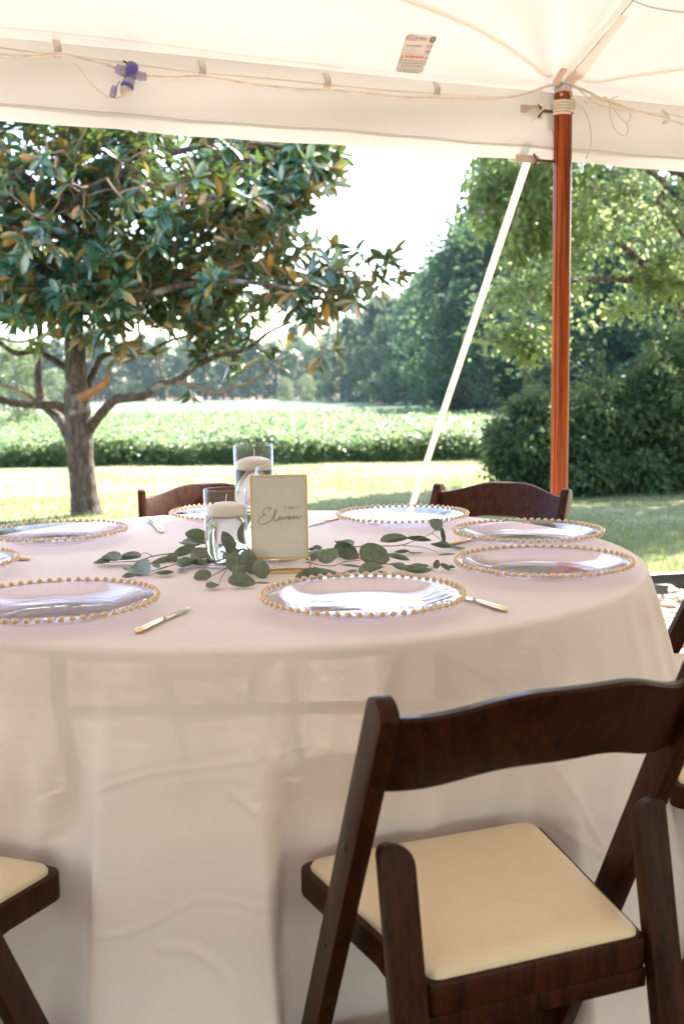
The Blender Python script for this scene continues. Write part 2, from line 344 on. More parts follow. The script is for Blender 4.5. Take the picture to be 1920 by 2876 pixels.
# ------------------------------------------------------------------ the tent
POLE = np.array([.785, 3.90, 0.]); EU = unit(np.array([.92, .39, 0.])); EV = np.array([EU[1], -EU[0], 0.])   # along the eave / into the tent
EZ, HZ, SL = 2.09, 1.856, .55
P0 = np.array([POLE[0], POLE[1], EZ])-EU*0.02+EV*0.03*-1
def on_plane(px, py, p0, nrm): d = ray(px, py); return CAMP+d*(((p0-CAMP)@nrm)/(d@nrm))
def val(px, py, d=.02): return on_plane(px, py, P0+EV*d, EV)                 # on the hanging valance, d metres inside it
RN = unit(np.array([0, 0, 1.])-SL*EV)
def rf(px, py, d=.01): return on_plane(px, py, P0-RN*d, RN)                   # on the roof slope, d below it
tent = thing('tent_canopy', 'cream white event tent canopy with a hanging valance over the table', 'tent', (POLE[0], POLE[1], 0))
TL = np.array([POLE[0], POLE[1], 0.])
def wrinkle(u, v):
    """soft sag and pulls in the roof cloth, radiating from the pole head"""
    r = np.hypot(u, v)+.02; a = np.arctan2(v, u)
    w = .012*np.sin(a*9+.5)*np.exp(-((r-.28)/.25)**2)+.006*np.sin(a*17+1.2)*np.exp(-((r-.22)/.16)**2)
    w += .010*np.sin(u*3.1+v*5)*np.clip(v/.4, 0, 1)+.006*np.sin(v*21+np.sin(u*2.3)*1.6)*np.exp(-v*2.5)*np.clip(v/.05, 0, 1)
    w -= .03*np.clip(v, 0, 1)*np.abs(np.sin((u)*math.pi/3.0))
    return w*np.clip(v/.06, 0, 1)
u = np.unique(np.concatenate([np.linspace(-20, -2.4, 24), np.linspace(-2.3, 1.6, 160), np.linspace(1.7, 20, 24)])); v = np.concatenate([np.linspace(0, .9, 70), np.linspace(.95, 6.5, 28)])
U, Vv = np.meshgrid(u, v)
Zr = EZ+SL*Vv+wrinkle(U, Vv)
V = (P0-TL)[None, None, :]*np.array([1, 1, 0])+U[..., None]*EU+Vv[..., None]*EV; V[..., 2] = Zr
nu, nv = len(u), len(v); i = (np.arange(nv-1)[:, None]*nu+np.arange(nu-1)[None]).ravel()
roof = obj('roof', np_mesh('roof', V.reshape(-1, 3), np.stack([i, i+1, i+nu+1, i+nu], 1), M['tent']), tent)
# unseen far slope and end walls behind the camera, sized to dim the light
ridge = EZ+SL*6.5; V2 = []; v2 = np.linspace(6.5, 13, 10); u2 = np.linspace(-20, 20, 16)
for a in v2:
    for b_ in u2:
        q = (P0-TL)*np.array([1, 1, 0])+b_*EU+a*EV; q[2] = ridge-SL*(a-6.5); V2.append(q)
i = (np.arange(9)[:, None]*16+np.arange(15)[None]).ravel()
obj('unseen_rear_roof', np_mesh('unseen_rear_roof', np.array(V2), np.stack([i, i+1, i+17, i+16], 1), M['tent']), tent)
for (ua, va, ub, vb) in ((-20, 13, 20, 13), (-20, 0, -20, 13), (20, 0, 20, 13)):
    q = [(P0-TL)*np.array([1, 1, 0])+a*EU+b_*EV for a, b_ in ((ua, va), (ub, vb))]; V2 = []
    for t in np.linspace(0, 1, 24):
        p = q[0]+(q[1]-q[0])*t; vv = va+(vb-va)*t; zt = EZ+SL*min(vv, 13-vv); V2 += [p+np.array([0, 0, zt]), p+np.array([0, 0, HZ])+EV*.02*math.sin(t*40)]
    obj('unseen_gable_wall', np_mesh('unseen_gable_wall', np.array(V2), np.array([(2*k_, 2*k_+1, 2*k_+3, 2*k_+2) for k_ in range(23)]), M['tent']), tent)
# valance with soft vertical pulls
us = np.linspace(-5.2, 4.2, 380); ts = np.linspace(0, .81, 16)
def vpt(u_, t):
    zz = EZ+.004+(HZ-EZ)*t+wrinkle(np.array(u_), np.array(0.))
    d = .012*np.sin(u_*7.3+1)*t*t+.006*np.sin(u_*19+2+3*t)*t+.010*np.sin(u_*4.1+t*5.)*t*(1-t)*3+.012*math.sin(math.pi*t)*math.exp(-(u_/.12)**2)
    p = (P0-TL)*np.array([1, 1, 0])+u_*EU+d*EV; p[2] = zz; return p
V = np.array([vpt(a, t) for t in ts for a in us]); i = (np.arange(15)[:, None]*380+np.arange(379)[None]).ravel()
valn = obj('valance', np_mesh('valance', V, np.stack([i, i+1, i+381, i+380], 1), M['tent']), tent)
hv = []
for a in us:
    p = vpt(a, .80); q = vpt(a, 1.0)
    hv += [p+EV*.002, (p+q)/2+EV*.004, q+EV*.002]
hv = np.array(hv); i = np.arange(379)*3
obj('hem_band', np_mesh('hem_band', hv, np.concatenate([np.stack([i+k, i+k+3, i+k+4, i+k+1], 1) for k in range(2)]), M['hem']), valn)
mb = MB(); mb.add(*tube([vpt(a, .795)+EV*.005 for a in us], .0007, 4)); mb.build('hem_stitching', M['stitch'], valn)
# roof seams: raised tapes running from the pole head
def strip(pts, width, th, nrm, side_hint=None):
    P = np.asarray(pts); T = unit(np.gradient(P, axis=0)); S_ = unit(np.cross(T, nrm)); V = []
    for p, s_ in zip(P, S_):
        V += [p+s_*width/2, p-s_*width/2, p-s_*width/2-nrm*th, p+s_*width/2-nrm*th]
    n_ = len(P); F = [(i*4+k, i*4+(k+1) % 4, (i+1)*4+(k+1) % 4, (i+1)*4+k) for i in range(n_-1) for k in range(4)]+[(0, 1, 2, 3), tuple(4*(n_-1)+k for k in (3, 2, 1, 0))]
    return V, F
def ribbon(pts, width, nrm):
    P = np.asarray(pts); T = unit(np.gradient(P, axis=0)); S_ = unit(np.cross(T, nrm)); V = []
    for p, s_ in zip(P, S_): V += [p+s_*width/2, p-nrm*.0008, p-s_*width/2]
    return V, [(i*3+k, i*3+k+1, i*3+k+4, i*3+k+3) for i in range(len(P)-1) for k in range(2)]
def snap(p, d=.004):
    """drop a point onto the wrinkled roof skin"""
    r = p-P0; u_, v_ = r@EU, r@EV; q = P0*np.array([1, 1, 0])+u_*EU+v_*EV; q[2] = EZ+SL*v_+float(wrinkle(np.array(u_), np.array(v_)))-d; return q
def roof_path(pts, d=.004, per=10): return np.array([snap(rf(*p, 0), d)-TL for p in spline([(a, b, 0) for a, b in pts], per)[:, :2]])
for pts in ([(1552, 222), (1500, 180), (1396, 104), (1290, 48), (1182, 0), (1100, -32)], [(1606, 232), (1680, 218), (1760, 205), (1920, 183), (2100, 160)]):
    mb = MB(); mb.add(*ribbon(roof_path(pts, .005), .020, RN)); o = mb.build('seam_tape', M['seam'], tent, smooth=False)
    mb = MB(); mb.add(*tube(roof_path(pts, .0060)+EU*.004, .0007, 4)); mb.build('stitching', M['stitch'], o)
mb = MB(); mb.add(*tube(roof_path([(1760, 10), (1830, 16), (1920, 38), (2000, 60)], .004), .0016, 4)); mb.build('seam_tape', M['stitch'], tent)
mb = MB(); mb.add(*tube(roof_path([(-40, 70), (300, 105), (800, 165), (960, 185)], .003), .0007, 4)); mb.build('seam_tape', M['seam'], tent)
# webbing strap up the roof above the pole
a_, b_ = rf(1622, 218, .03)-TL, rf(1752, 42, .03)-TL
mb = MB(); mb.add(*ribbon([a_+(b_-a_)*t for t in np.linspace(0, 1, 12)], .038, RN)); st = mb.build('rafter_strap', M['seam'], tent, smooth=False)
a_, b_ = rf(1575, 225, .012)-TL, rf(1760, 0, .012)-TL; c_ = a_+(b_-a_)*1.6
mb = MB(); mb.add(*ribbon([a_+(c_-a_)*t for t in np.linspace(0, 1, 12)], .022, RN)); mb.build('rafter_webbing', M['seam'], tent, smooth=False)
mb = MB(); mb.add(*tube([a_+(c_-a_)*t-RN*.008+EU*.012 for t in np.linspace(0, 1, 12)], .0022, 5)); mb.build('strap_edge_line', M['stitch'], st)  # thin darker line along the webbing edge
a_, b_ = rf(1558, 228, .015)-TL, rf(1582, 190, .015)-TL
mb = MB(); mb.add(*strip([a_, (a_+b_)/2, b_], .022, .010, RN)); mb.build('pole_head_plate', M['pinkweb'], tent, smooth=False, bevel=.002)
a_, b_ = rf(1596, 226, .02)-TL, rf(1625, 200, .02)-TL
mb = MB(); mb.add(*strip([a_, (a_+b_)/2, b_], .045, .008, RN)); mb.build('pole_head_plate', M['pinkweb'], tent, smooth=False, bevel=.002)
# clear loops that hold the cable
for (px, py) in ((160, 138), (565, 195), (915, 230), (1222, 252), (1865, 330)):
    c = val(px, py, .02)-TL; mb = MB()
    pts = [c+np.array([0, 0, .030])-EV*.01, c+np.array([0, 0, .012])+EV*.012, c+EV*.017, c-np.array([0, 0, .014])+EV*.012, c-np.array([0, 0, .020])-EV*.004]
    mb.add(*strip(spline(pts, 4), .022, .0015, EV)); mb.build('cable_loop', M['web'], tent)
# buckle straps where the valance meets the pole
for (y0, dx) in ((303, 0), (443, -14)):
    l, r_ = val(1462+dx, y0, .012)-TL, val(1528+dx, y0+5, .012)-TL
    mb = MB(); mb.add(*strip([l+(r_-l)*t for t in np.linspace(0, 1, 6)], .026, .003, EV)); o = mb.build('buckle_strap', M['pinkweb'], tent, smooth=False)
    c0, c1 = val(1512+dx, y0+6, .022)-TL, val(1558, y0+10, .022)-TL
    mb = MB(); up = np.array([0, 0, 1.])
    mb.add(*tube(spline([c0+up*.022, c0+up*.012+EU*.006, c0+EU*.012, c0-up*.012+EU*.006, c0-up*.022], 4), .004, 6))
    mb.add(*tube([c0+EU*.012, c1], [.006, .0045], 6)); mb.build('snap_hook', M['metal'], o)
    ring = [c1+EU*.004+.014*(math.cos(t)*EU+math.sin(t)*up) for t in np.linspace(0, 2*math.pi, 17)]
    mb = MB(); mb.add(*tube(ring, .0022, 6)); mb.build('ring', M['steel'], o)

# warning sticker sewn on the roof
lab = thing('warning_sticker', 'white vinyl warning sticker with red and black print on the tent roof', 'sticker', (0, 0, 0))
Q = [rf(*p, .0) for p in ((1142, 88), (1229, 96), (1184, 201), (1107, 195))]
def lq(s, t, d): p = (Q[0]*(1-s)+Q[1]*s)*(1-t)+(Q[3]*(1-s)+Q[2]*s)*t; return snap(p, d)
gs = np.linspace(0, 1, 9)
obj('sheet', np_mesh('sheet', np.array([lq(s, t, .004) for t in gs for s in gs]), np.array([(r*9+c, r*9+c+1, r*9+c+10, r*9+c+9) for r in range(8) for c in range(8)]), M['label_white']), lab)
def text_geo(s, bold=0.0):
    cu = bpy.data.curves.new('t', 'FONT'); cu.body = s; cu.resolution_u = 3; cu.offset = bold
    o = bpy.data.objects.new('t', cu); col.objects.link(o); bpy.context.view_layer.update()
    me = bpy.data.meshes.new_from_object(o.evaluated_get(bpy.context.evaluated_depsgraph_get()))
    V = np.array([v.co[:] for v in me.vertices]); F = [tuple(p.vertices) for p in me.polygons]
    bpy.data.objects.remove(o); bpy.data.curves.remove(cu); bpy.data.meshes.remove(me)
    return V, F
def lab_text(s, s0, s1, t0, t1, mt, bold=0.0, name='lettering', shear=0):
    V, F = text_geo(s, bold); lo, hi = V.min(0), V.max(0); W = [lq(s0+(s1-s0)*((p[0]-lo[0])/(hi[0]-lo[0]))+shear*(p[1]/ (hi[1]-lo[1]))*(t1-t0), t1+(t0-t1)*(p[1]-0)/(.72), .0055) for p in V]
    mb = MB(); mb.add(W, F); return mb.build(name, mt, lab, smooth=False)
def lab_bar(s0, s1, t0, t1, mt, name='print_line'):
    mb = MB(); mb.add([lq(s0, t0, .0055), lq(s1, t0, .0055), lq(s1, t1, .0055), lq(s0, t1, .0055)], [(0, 1, 2, 3)]); return mb.build(name, mt, lab, smooth=False)
lab_text('WARNING', .165, .84, .535, .60, M['label_red'], .02)
for s0 in (.04, .88):
    mb = MB(); mb.add([lq(s0, .605, .0055), lq(s0+.09, .605, .0055), lq(s0+.055, .53, .0055)], [(0, 1, 2)]); tr = mb.build('hazard_triangle', M['label_red'], lab, smooth=False)
    mb = MB(); mb.add([lq(s0+.04, .592, .0068), lq(s0+.054, .592, .0068), lq(s0+.058, .556, .0068), lq(s0+.044, .556, .0068)], [(0, 1, 2, 3)]); mb.build('exclamation_mark', M['label_white'], tr, smooth=False)
for k, (s, a, b_, mt, bd) in enumerate((('This is a temporary structure,', .03, .97, 'label_black', .012), ('all occupants should evacuate', .03, .99, 'label_black', .012), ('this tent in threatening', .13, .88, 'label_black', .012),
                                   ('weather or if any conditions', .04, .96, 'label_grey', .0), ('occur that raise doubt as to', .04, .95, 'label_black', .012), ('the safety of this tent.', .12, .86, 'label_black', .012))):
    t1 = .672+k*.0605; lab_text(s, a, b_, t1-.034, t1, M[mt], bd)
lab_text("FRED'S", .05, .36, .065, .12, M['label_grey'])
mb = MB(); mb.add(*tube([lq(*p, .006) for p in ((.02, .14), (.03, .055), (.19, .015), (.36, .05), (.37, .14))], .0011, 4)); mb.build('house_outline', M['label_pink'], lab)
lab_bar(.03, .36, .135, .15, M['label_pink'])
for t in (.06, .082, .104, .128): lab_bar(.42, .70-.02*(t*40 % 2), t, t+.009, M['label_grey'])
mb = MB(); mb.add(*tube([lq(.88+.085*math.cos(t), .10+.07*math.sin(t), .006) for t in np.linspace(0, 6.283, 15)], .0016, 4)); mb.add(*tube([lq(.88+.045*math.cos(t), .10+.037*math.sin(t), .006) for t in np.linspace(0, 6.283, 11)], .0012, 4)); mb.build('round_seal', M['label_grey'], lab)
lab_bar(.08, .62, .285, .305, M['label_grey']); lab_text('Size', .30, .40, .33, .355, M['label_grey'])
lab_text('PRODUCT', .08, .24, .39, .41, M['label_grey']); lab_bar(.30, .50, .408, .413, M['label_grey']); lab_text('MANUFACTURED', .08, .36, .45, .47, M['label_grey']); lab_bar(.40, .52, .468, .473, M['label_grey'])
for t in (.245, .27, .295, .325): lab_bar(.80-.03*(t*50 % 2), .98, t, t+.008, M['label_grey'])
lab_bar(.80, .97, .40, .425, M['label_grey']); lab_bar(.82, .96, .447, .46, M['label_black']); lab_bar(.03, .98, .502, .507, M['label_grey'])

# ------------------------------------------------------------------ pole, lashing, guy strap, cable
pole = thing('tent_pole', 'reddish brown wood grain tent side pole behind the table', 'pole', (POLE[0], POLE[1], 0))
PR = .0312
prof = [(0, .0), (PR, .0), (PR, 2.080), (PR*.96, 2.086)]
mb = MB(); mb.add(*lathe(prof, 40)); sh = mb.build('shaft', M['pole'], pole)
mb = MB(); mb.add(*tube([(-PR*.72, -PR*.70, .02), (-PR*.72, -PR*.70, 2.0)], .0016, 5)); mb.build('groove_bead', M['chair'], sh)
mb = MB(); mb.add(*lathe([(0, 2.112), (PR*.90, 2.112), (PR*.9, 2.085), (PR*.92, 2.07)], 32)); mb.add(*lathe([(.008, 2.16), (.008, 2.11)], 12)); mb.build('cap', M['steel'], pole)
mb = MB(); mb.add(*lathe([(0, .004), (.005, .003), (.006, 0)], 12)); mb.build('bolt', M['steel'], pole, loc=(-.012, -PR*.95, 2.074), rot=(R(90), 0, 0))
rope = thing('lashing_rope', 'cream cord lashed round the top of the wooden tent pole', 'rope', (POLE[0], POLE[1], 2.030))
pts = [((PR+.004)*math.cos(t), (PR+.004)*math.sin(t), .030-.0098*t/6.283) for t in np.linspace(-1, -1+6.283*5, 160)]
mb = MB(); mb.add(*tube(pts, .0046, 7)); mb.build('coil', M['rope'], rope)
RT = np.array([POLE[0], POLE[1], 2.030])
def cord(name, pxs, d, r, parent, mt, org, seg=6, per=6):
    pts = spline([val(x, y, d)-org for x, y in pxs], per); mb = MB(); mb.add(*tube(pts, r, seg)); return mb.build(name, mt, parent)
for pxs in ([(1600, 258), (1606, 272), (1620, 290), (1640, 308), (1655, 345), (1660, 390), (1655, 420), (1646, 445)], [(1545, 290), (1530, 300), (1512, 318), (1500, 330), (1492, 340)],
            [(1522, 248), (1512, 262), (1512, 285), (1520, 295), (1535, 292)], [(1600, 300), (1608, 312), (1616, 300), (1612, 285)]):
    cord('loose_end', pxs, .06, .0026, rope, M['rope'], RT)
tie = thing('tie_cord', 'knotted cream tie cord hanging in loops right of the pole head', 'cord', tuple(val(1697, 280, .03)))
TO = val(1697, 280, .03)
for pxs in ([(1640, 285), (1665, 268), (1697, 280), (1725, 272), (1735, 270)], [(1642, 280), (1648, 290), (1668, 280), (1697, 280)],
            [(1697, 280), (1710, 292), (1712, 320), (1722, 355), (1740, 376), (1758, 378), (1764, 360), (1758, 345)],
            [(1697, 280), (1720, 300), (1742, 332), (1760, 342), (1770, 332), (1768, 315), (1740, 292), (1705, 282)]):
    cord('loop', pxs, .05, .0026, tie, M['rope'], TO)
mb = MB(); mb.add(*lathe([(0, -.012), (.009, -.009), (.012, 0), (.009, .010), (0, .013)], 10)); mb.build('knot', M['rope'], tie)
guy = thing('guy_strap', 'bright white guy strap running from the tent eave to the lawn', 'strap')
g0 = at(1536, 285, 3.99); g1 = at(1083, 1640, 5.9)
mb = MB(); W_ = unit(np.cross(g1-g0, np.array([.25, -1, .1])))*.0155; nn = unit(np.cross(g1-g0, W_))*.0012
mb.add([g0+W_+nn, g0-W_+nn, g1-W_+nn, g1+W_+nn, g0+W_-nn, g0-W_-nn, g1-W_-nn, g1+W_-nn], [(0, 1, 2, 3), (7, 6, 5, 4), (0, 4, 5, 1), (2, 6, 7, 3), (1, 5, 6, 2), (0, 3, 7, 4)]); mb.build('webbing', M['web'], guy, smooth=False)
mb = MB(); mb.add(*tube([g1+np.array([.02, .03, .12]), g1-np.array([.02, .03, .25])], .012, 8)); mb.build('stake', M['bolt'], guy)

cab = thing('light_cable', 'white power cable strung along the tent eave with a purple socket', 'cable', tuple(val(365, 200, .03)))
CO = val(365, 200, .03)
cord('main_cable', [(-300, 110), (0, 152), (80, 156), (165, 150), (250, 166), (330, 190)], .035, .0050, cab, M['cable'], CO, 10)
cord('main_cable', [(408, 212), (480, 216), (560, 214), (700, 234), (830, 249), (920, 252), (1040, 262), (1120, 272), (1222, 274), (1330, 277), (1420, 272), (1480, 260), (1540, 240), (1590, 236), (1640, 252), (1720, 291), (1850, 326), (1920, 350), (2100, 420)], .040, .0050, cab, M['cable'], CO, 10)
cord('thin_cord', [(-300, 85), (0, 132), (165, 153), (300, 168), (420, 185), (560, 203), (740, 218), (920, 236), (1080, 252), (1222, 262), (1340, 270), (1440, 273), (1500, 252), (1550, 232), (1580, 230)], .028, .0023, cab, M['rope'], CO, 6)
cord('thin_cord', [(1610, 240), (1700, 300), (1860, 318), (1920, 328), (2100, 370)], .028, .0023, cab, M['rope'], CO, 6)
cord('drop_cord', [(205, 170), (230, 200), (255, 235), (285, 262), (308, 274), (325, 277), (343, 270)], .045, .0040, cab, M['cable'], CO, 8)
mb = MB(); ZU = np.array([0, 0, 1.])
so = obj('socket', None, cab) if False else bpy.data.objects.new('socket', None); 
def sp_(px, py, d=.045): return val(px, py, d)-CO
mb.add(*tube(spline([sp_(352, 190), sp_(366, 196), sp_(382, 205)], 4), [.016, .022, .024, .025, .0255, .026, .025, .024, .017], 14)); soc = mb.build('socket_body', M['purple'], cab)
mb = MB(); mb.add(*tube(spline([sp_(326, 191), sp_(340, 196), sp_(356, 201)], 4), [.013, .015, .0135, .0155, .014, .016, .0145, .016, .016], 12)); mb.build('cable_gland', M['lilac'], cab)
mb = MB(); mb.add(*tube(spline([sp_(380, 208), sp_(394, 213), sp_(409, 214)], 4), [.014, .0145, .013, .014, .0125, .0135, .012, .0125, .012], 12)); mb.build('cable_gland', M['lilac'], cab)
mb = MB(); mb.add(*tube([sp_(366, 212), sp_(362, 228), sp_(358, 240)], [.0155, .0165, .0175], 16)); nk = mb.build('socket_neck', M['lilac'], cab)
mb = MB(); mb.add(*tube([sp_(359, 237), sp_(356, 245)], [.0195, .0195], 18)); mb.build('neck_ring', M['purple'], nk)
mb = MB(); mb.add(*tube([sp_(356, 245), sp_(353, 255), sp_(347, 266)], [.017, .0165, .009], 14)); mb.build('neck_tip', M['web'], nk)
mb = MB(); c = sp_(316, 257); ax = unit(sp_(326, 260)-c)
mb.add(*tube([c-ax*.006, c-ax*.004, c+ax*.004, c+ax*.006], [.012, .0185, .0185, .014], 18)); cp = mb.build('socket_cap', M['lilac'], cab)
mb = MB(); mb.add(*tube([c+ax*.0062, c+ax*.009], [.0155, .0155], 18)); mb.build('cap_gasket', M['purple'], cp)
mb = MB(); mb.add(*tube([sp_(326, 245), sp_(336, 228)], .0018, 5)); mb.build('cap_tether', M['lilac'], cp)
mb = MB(); mb.add(*tube(spline([sp_(346, 169), sp_(352, 173), sp_(366, 180), sp_(384, 188), sp_(380, 186)], 4), [.0028]*17, 7)); mb.add(*tube([sp_(366, 180), sp_(368, 190)], .003, 6)); mb.build('hanging_hook', M['metal'], cab)

# ------------------------------------------------------------------ round table and its cloth
TC = np.array([-.164, 2.236]); TR = .765; TZ = .762
tab = thing('round_table', 'round folding banquet table hidden under the white tablecloth', 'table', (TC[0], TC[1], 0))
mb = MB(); mb.add(*lathe([(0, .738), (.755, .738), (.762, .742), (.762, .755), (.757, .7585), (0, .7585)], 72)); mb.build('tabletop', M['tabletop'], tab, smooth=False)
for sy in (-1, 1):
    for sx in (-1, 1):
        mb = MB(); mb.add(*tube(spline([(sx*.33, sy*.38, .735), (sx*.33, sy*.40, .55), (sx*.26, sy*.45, .25), (sx*.26, sy*.46, .012)], 6), .0145, 10)); mb.build('leg', M['legmetal'], tab)
    mb = MB(); mb.add(*tube([(-.33, sy*.40, .56), (.33, sy*.40, .56)], .011, 8)); mb.build('crossbar', M['legmetal'], tab)
    mb = MB(); mb.add(*tube([(-.0, sy*.40, .56), (0, sy*.05, .735)], .008, 8)); mb.build('folding_brace', M['legmetal'], tab)

def cyl_hit(px, py, r=.86):
    d = ray(px, py); o = CAMP[:2]-TC; a = d[:2]@d[:2]; b_ = o@d[:2]; c = o@o-r*r; t = (-b_-math.sqrt(max(b_*b_-a*c, 0)))/a
    p = CAMP+d*t; return math.atan2(p[1]-TC[1], p[0]-TC[0]), p[2]
NT, NS = 1400, 180
th = np.linspace(-math.pi, math.pi, NT, endpoint=False); tt = np.linspace(0, 1, NS)
TH, TT = np.meshgrid(th, tt)
sg = lambda x: 1/(1+np.exp(-np.clip(x, -40, 40)))
def plateau(a0, a1, w0, w1, amp): return amp*(sg((TH-R(a0))/w0)-sg((TH-R(a1))/w1))
def ridge_(a0, w, amp): d = (TH-R(a0)+math.pi) % (2*math.pi)-math.pi; return amp/np.cosh(d/w)**2
fold = plateau(-103, -80.5, .008, .022, .050)+plateau(-119, -112, .03, .02, .03)+ridge_(-108, .05, -.012)
for a0, w, amp in ((-66, .05, .03), (-54, .035, .028), (-44, .05, .032), (-34, .03, .026), (-27, .04, .03), (-19, .03, .034), (-12, .025, .022), (-6, .03, .03), (3, .03, .028), (12, .05, .035), (30, .06, .05), (52, .06, .05), (75, .06, .05), (98, .07, .05), (122, .06, .05), (146, .06, .05), (168, .06, .05), (-170, .06, .05), (-150, .06, .045), (-133, .04, .035)):
    fold = fold+ridge_(a0, w, amp)
flare = .115+.045*np.exp(-((TH-R(-8))/.45)**2)
rad = TR+.007+flare*TT**.85+fold*np.clip(TT*1.25, 0, 1)**.8
hem_z = .752-TT*(.752-.012)
# creases pressed in when the cloth was packed, traced in angle and height
arc = TH*.86; disp = np.zeros_like(rad)
for pts, amp, wd in (([(-20, 2410), (120, 2320), (270, 2240), (440, 2200), (590, 2185), (760, 2165), (890, 2150)], .0042, .0055),
                     ([(290, 2628), (380, 2610), (440, 2585), (520, 2545), (580, 2530), (650, 2535), (720, 2550), (860, 2565)], .0040, .006),
                     ([(460, 2655), (530, 2655), (590, 2680), (640, 2720), (680, 2780), (730, 2830), (800, 2860)], .0052, .010),
                     ([(640, 2255), (720, 2310), (790, 2355), (850, 2400)], .0045, .007), ([(100, 2795), (180, 2805), (270, 2800)], .003, .006), ([(120, 2720), (200, 2670), (270, 2620)], .002, .012),
                     ([(1130, 1838), (1240, 1852), (1350, 1882), (1440, 1925), (1520, 1985), (1560, 2030)], .0040, .010), ([(1230, 1850), (1380, 1875), (1480, 1920)], -.003, .008),
                     ([(1265, 2270), (1300, 2310), (1330, 2350), (1350, 2400)], .004, .010), ([(1400, 2240), (1470, 2290), (1530, 2340), (1600, 2420), (1660, 2480)], .006, .012), ([(1370, 2230), (1420, 2300), (1480, 2330)], .005, .010),
                     ([(1640, 2190), (1680, 2270), (1700, 2330), (1730, 2400)], .006, .012), ([(1560, 2330), (1640, 2370), (1720, 2410)], .004, .010), ([(1660, 1716), (1710, 1760), (1725, 1790)], .003, .007),
                     ([(1570, 1790), (1620, 1850), (1660, 1930)], .003, .010), ([(1480, 2720), (1560, 2780), (1620, 2860)], .004, .010), ([(1710, 2640), (1760, 2720), (1800, 2800)], .004, .010)):
    P = [(math.atan2(math.sin(a), math.cos(a))*.86, z) for a, z in (cyl_hit(x, y) for x, y in pts)]
    P = spline([(a, z, 0) for a, z in P], 6)[:, :2]; best = np.full(rad.shape, 1e9)
    for q0, q1 in zip(P[:-1], P[1:]):
        e = q1-q0; l2 = e@e+1e-12; t = np.clip(((arc-q0[0])*e[0]+(hem_z-q0[1])*e[1])/l2, 0, 1)
        best = np.minimum(best, np.hypot(arc-q0[0]-t*e[0], hem_z-q0[1]-t*e[1]))
    disp += .34*amp*np.exp(-(best/(.55*wd))**2)-.14*amp*np.exp(-((best-1.3*wd)/(1.0*wd))**2)
disp += .0035*np.sin(TH*23+TT*6)*TT*np.sin(TT*5+TH*3)
rad = rad+disp*np.clip(TT*6, 0, 1)
X = TC[0]+rad*np.cos(TH); Y = TC[1]+rad*np.sin(TH)
# the seats and front feet of the chairs press the cloth back
for (cx, cy_), a in (((.171, 1.364), 20), ((-.643, 1.360), -20), ((.384, 3.085), 149), ((-.372, 3.16), 192)):
    ca_, sa_ = math.cos(R(a)), math.sin(R(a)); lx_ = (X-cx)*ca_+(Y-cy_)*sa_; ly_ = -(X-cx)*sa_+(Y-cy_)*ca_
    ex = 1-np.clip((np.abs(lx_)-.195)/.065, 0, 1); ex = ex*ex*(3-2*ex); ez = 1-np.clip((hem_z-.50)/.20, 0, 1); ez = ez*ez*(3-2*ez)
    want = .212+.006*np.sin(lx_*38+hem_z*9)+.004*np.sin(lx_*71-hem_z*22)
    pen = np.clip(want-ly_, 0, .30)*ex*ez*(np.abs(ly_) < .6); X = X-pen*sa_; Y = Y+pen*ca_
skirt = np.stack([X, Y, hem_z], -1).reshape(-1, 3)
rings = []
for r_, z_ in ((.10, TZ), (.35, TZ), (.6, TZ), (.74, TZ), (.756, TZ-.0004), (.764, TZ-.002), (.7695, TZ-.005), (.7715, TZ-.0085)):
    rings.append(np.stack([TC[0]+r_*np.cos(th), TC[1]+r_*np.sin(th), np.full(NT, z_)], -1))
rings = np.concatenate(rings); V = np.concatenate([[[TC[0], TC[1], TZ]], rings, skirt]); nr = 8+NS
k = np.arange(NT); k1 = (k+1) % NT; Fq = []
for r_ in range(nr-1):
    b0 = 1+r_*NT; b1 = b0+NT; Fq.append(np.stack([b0+k, b1+k, b1+k1, b0+k1], 1))
tag(obj('tablecloth', np_mesh('tablecloth', V, [np.stack([np.zeros(NT, int), 1+k, 1+k1], 1), np.concatenate(Fq)], M['cloth'])), 'floor length off-white tablecloth draped over the round table', 'tablecloth')

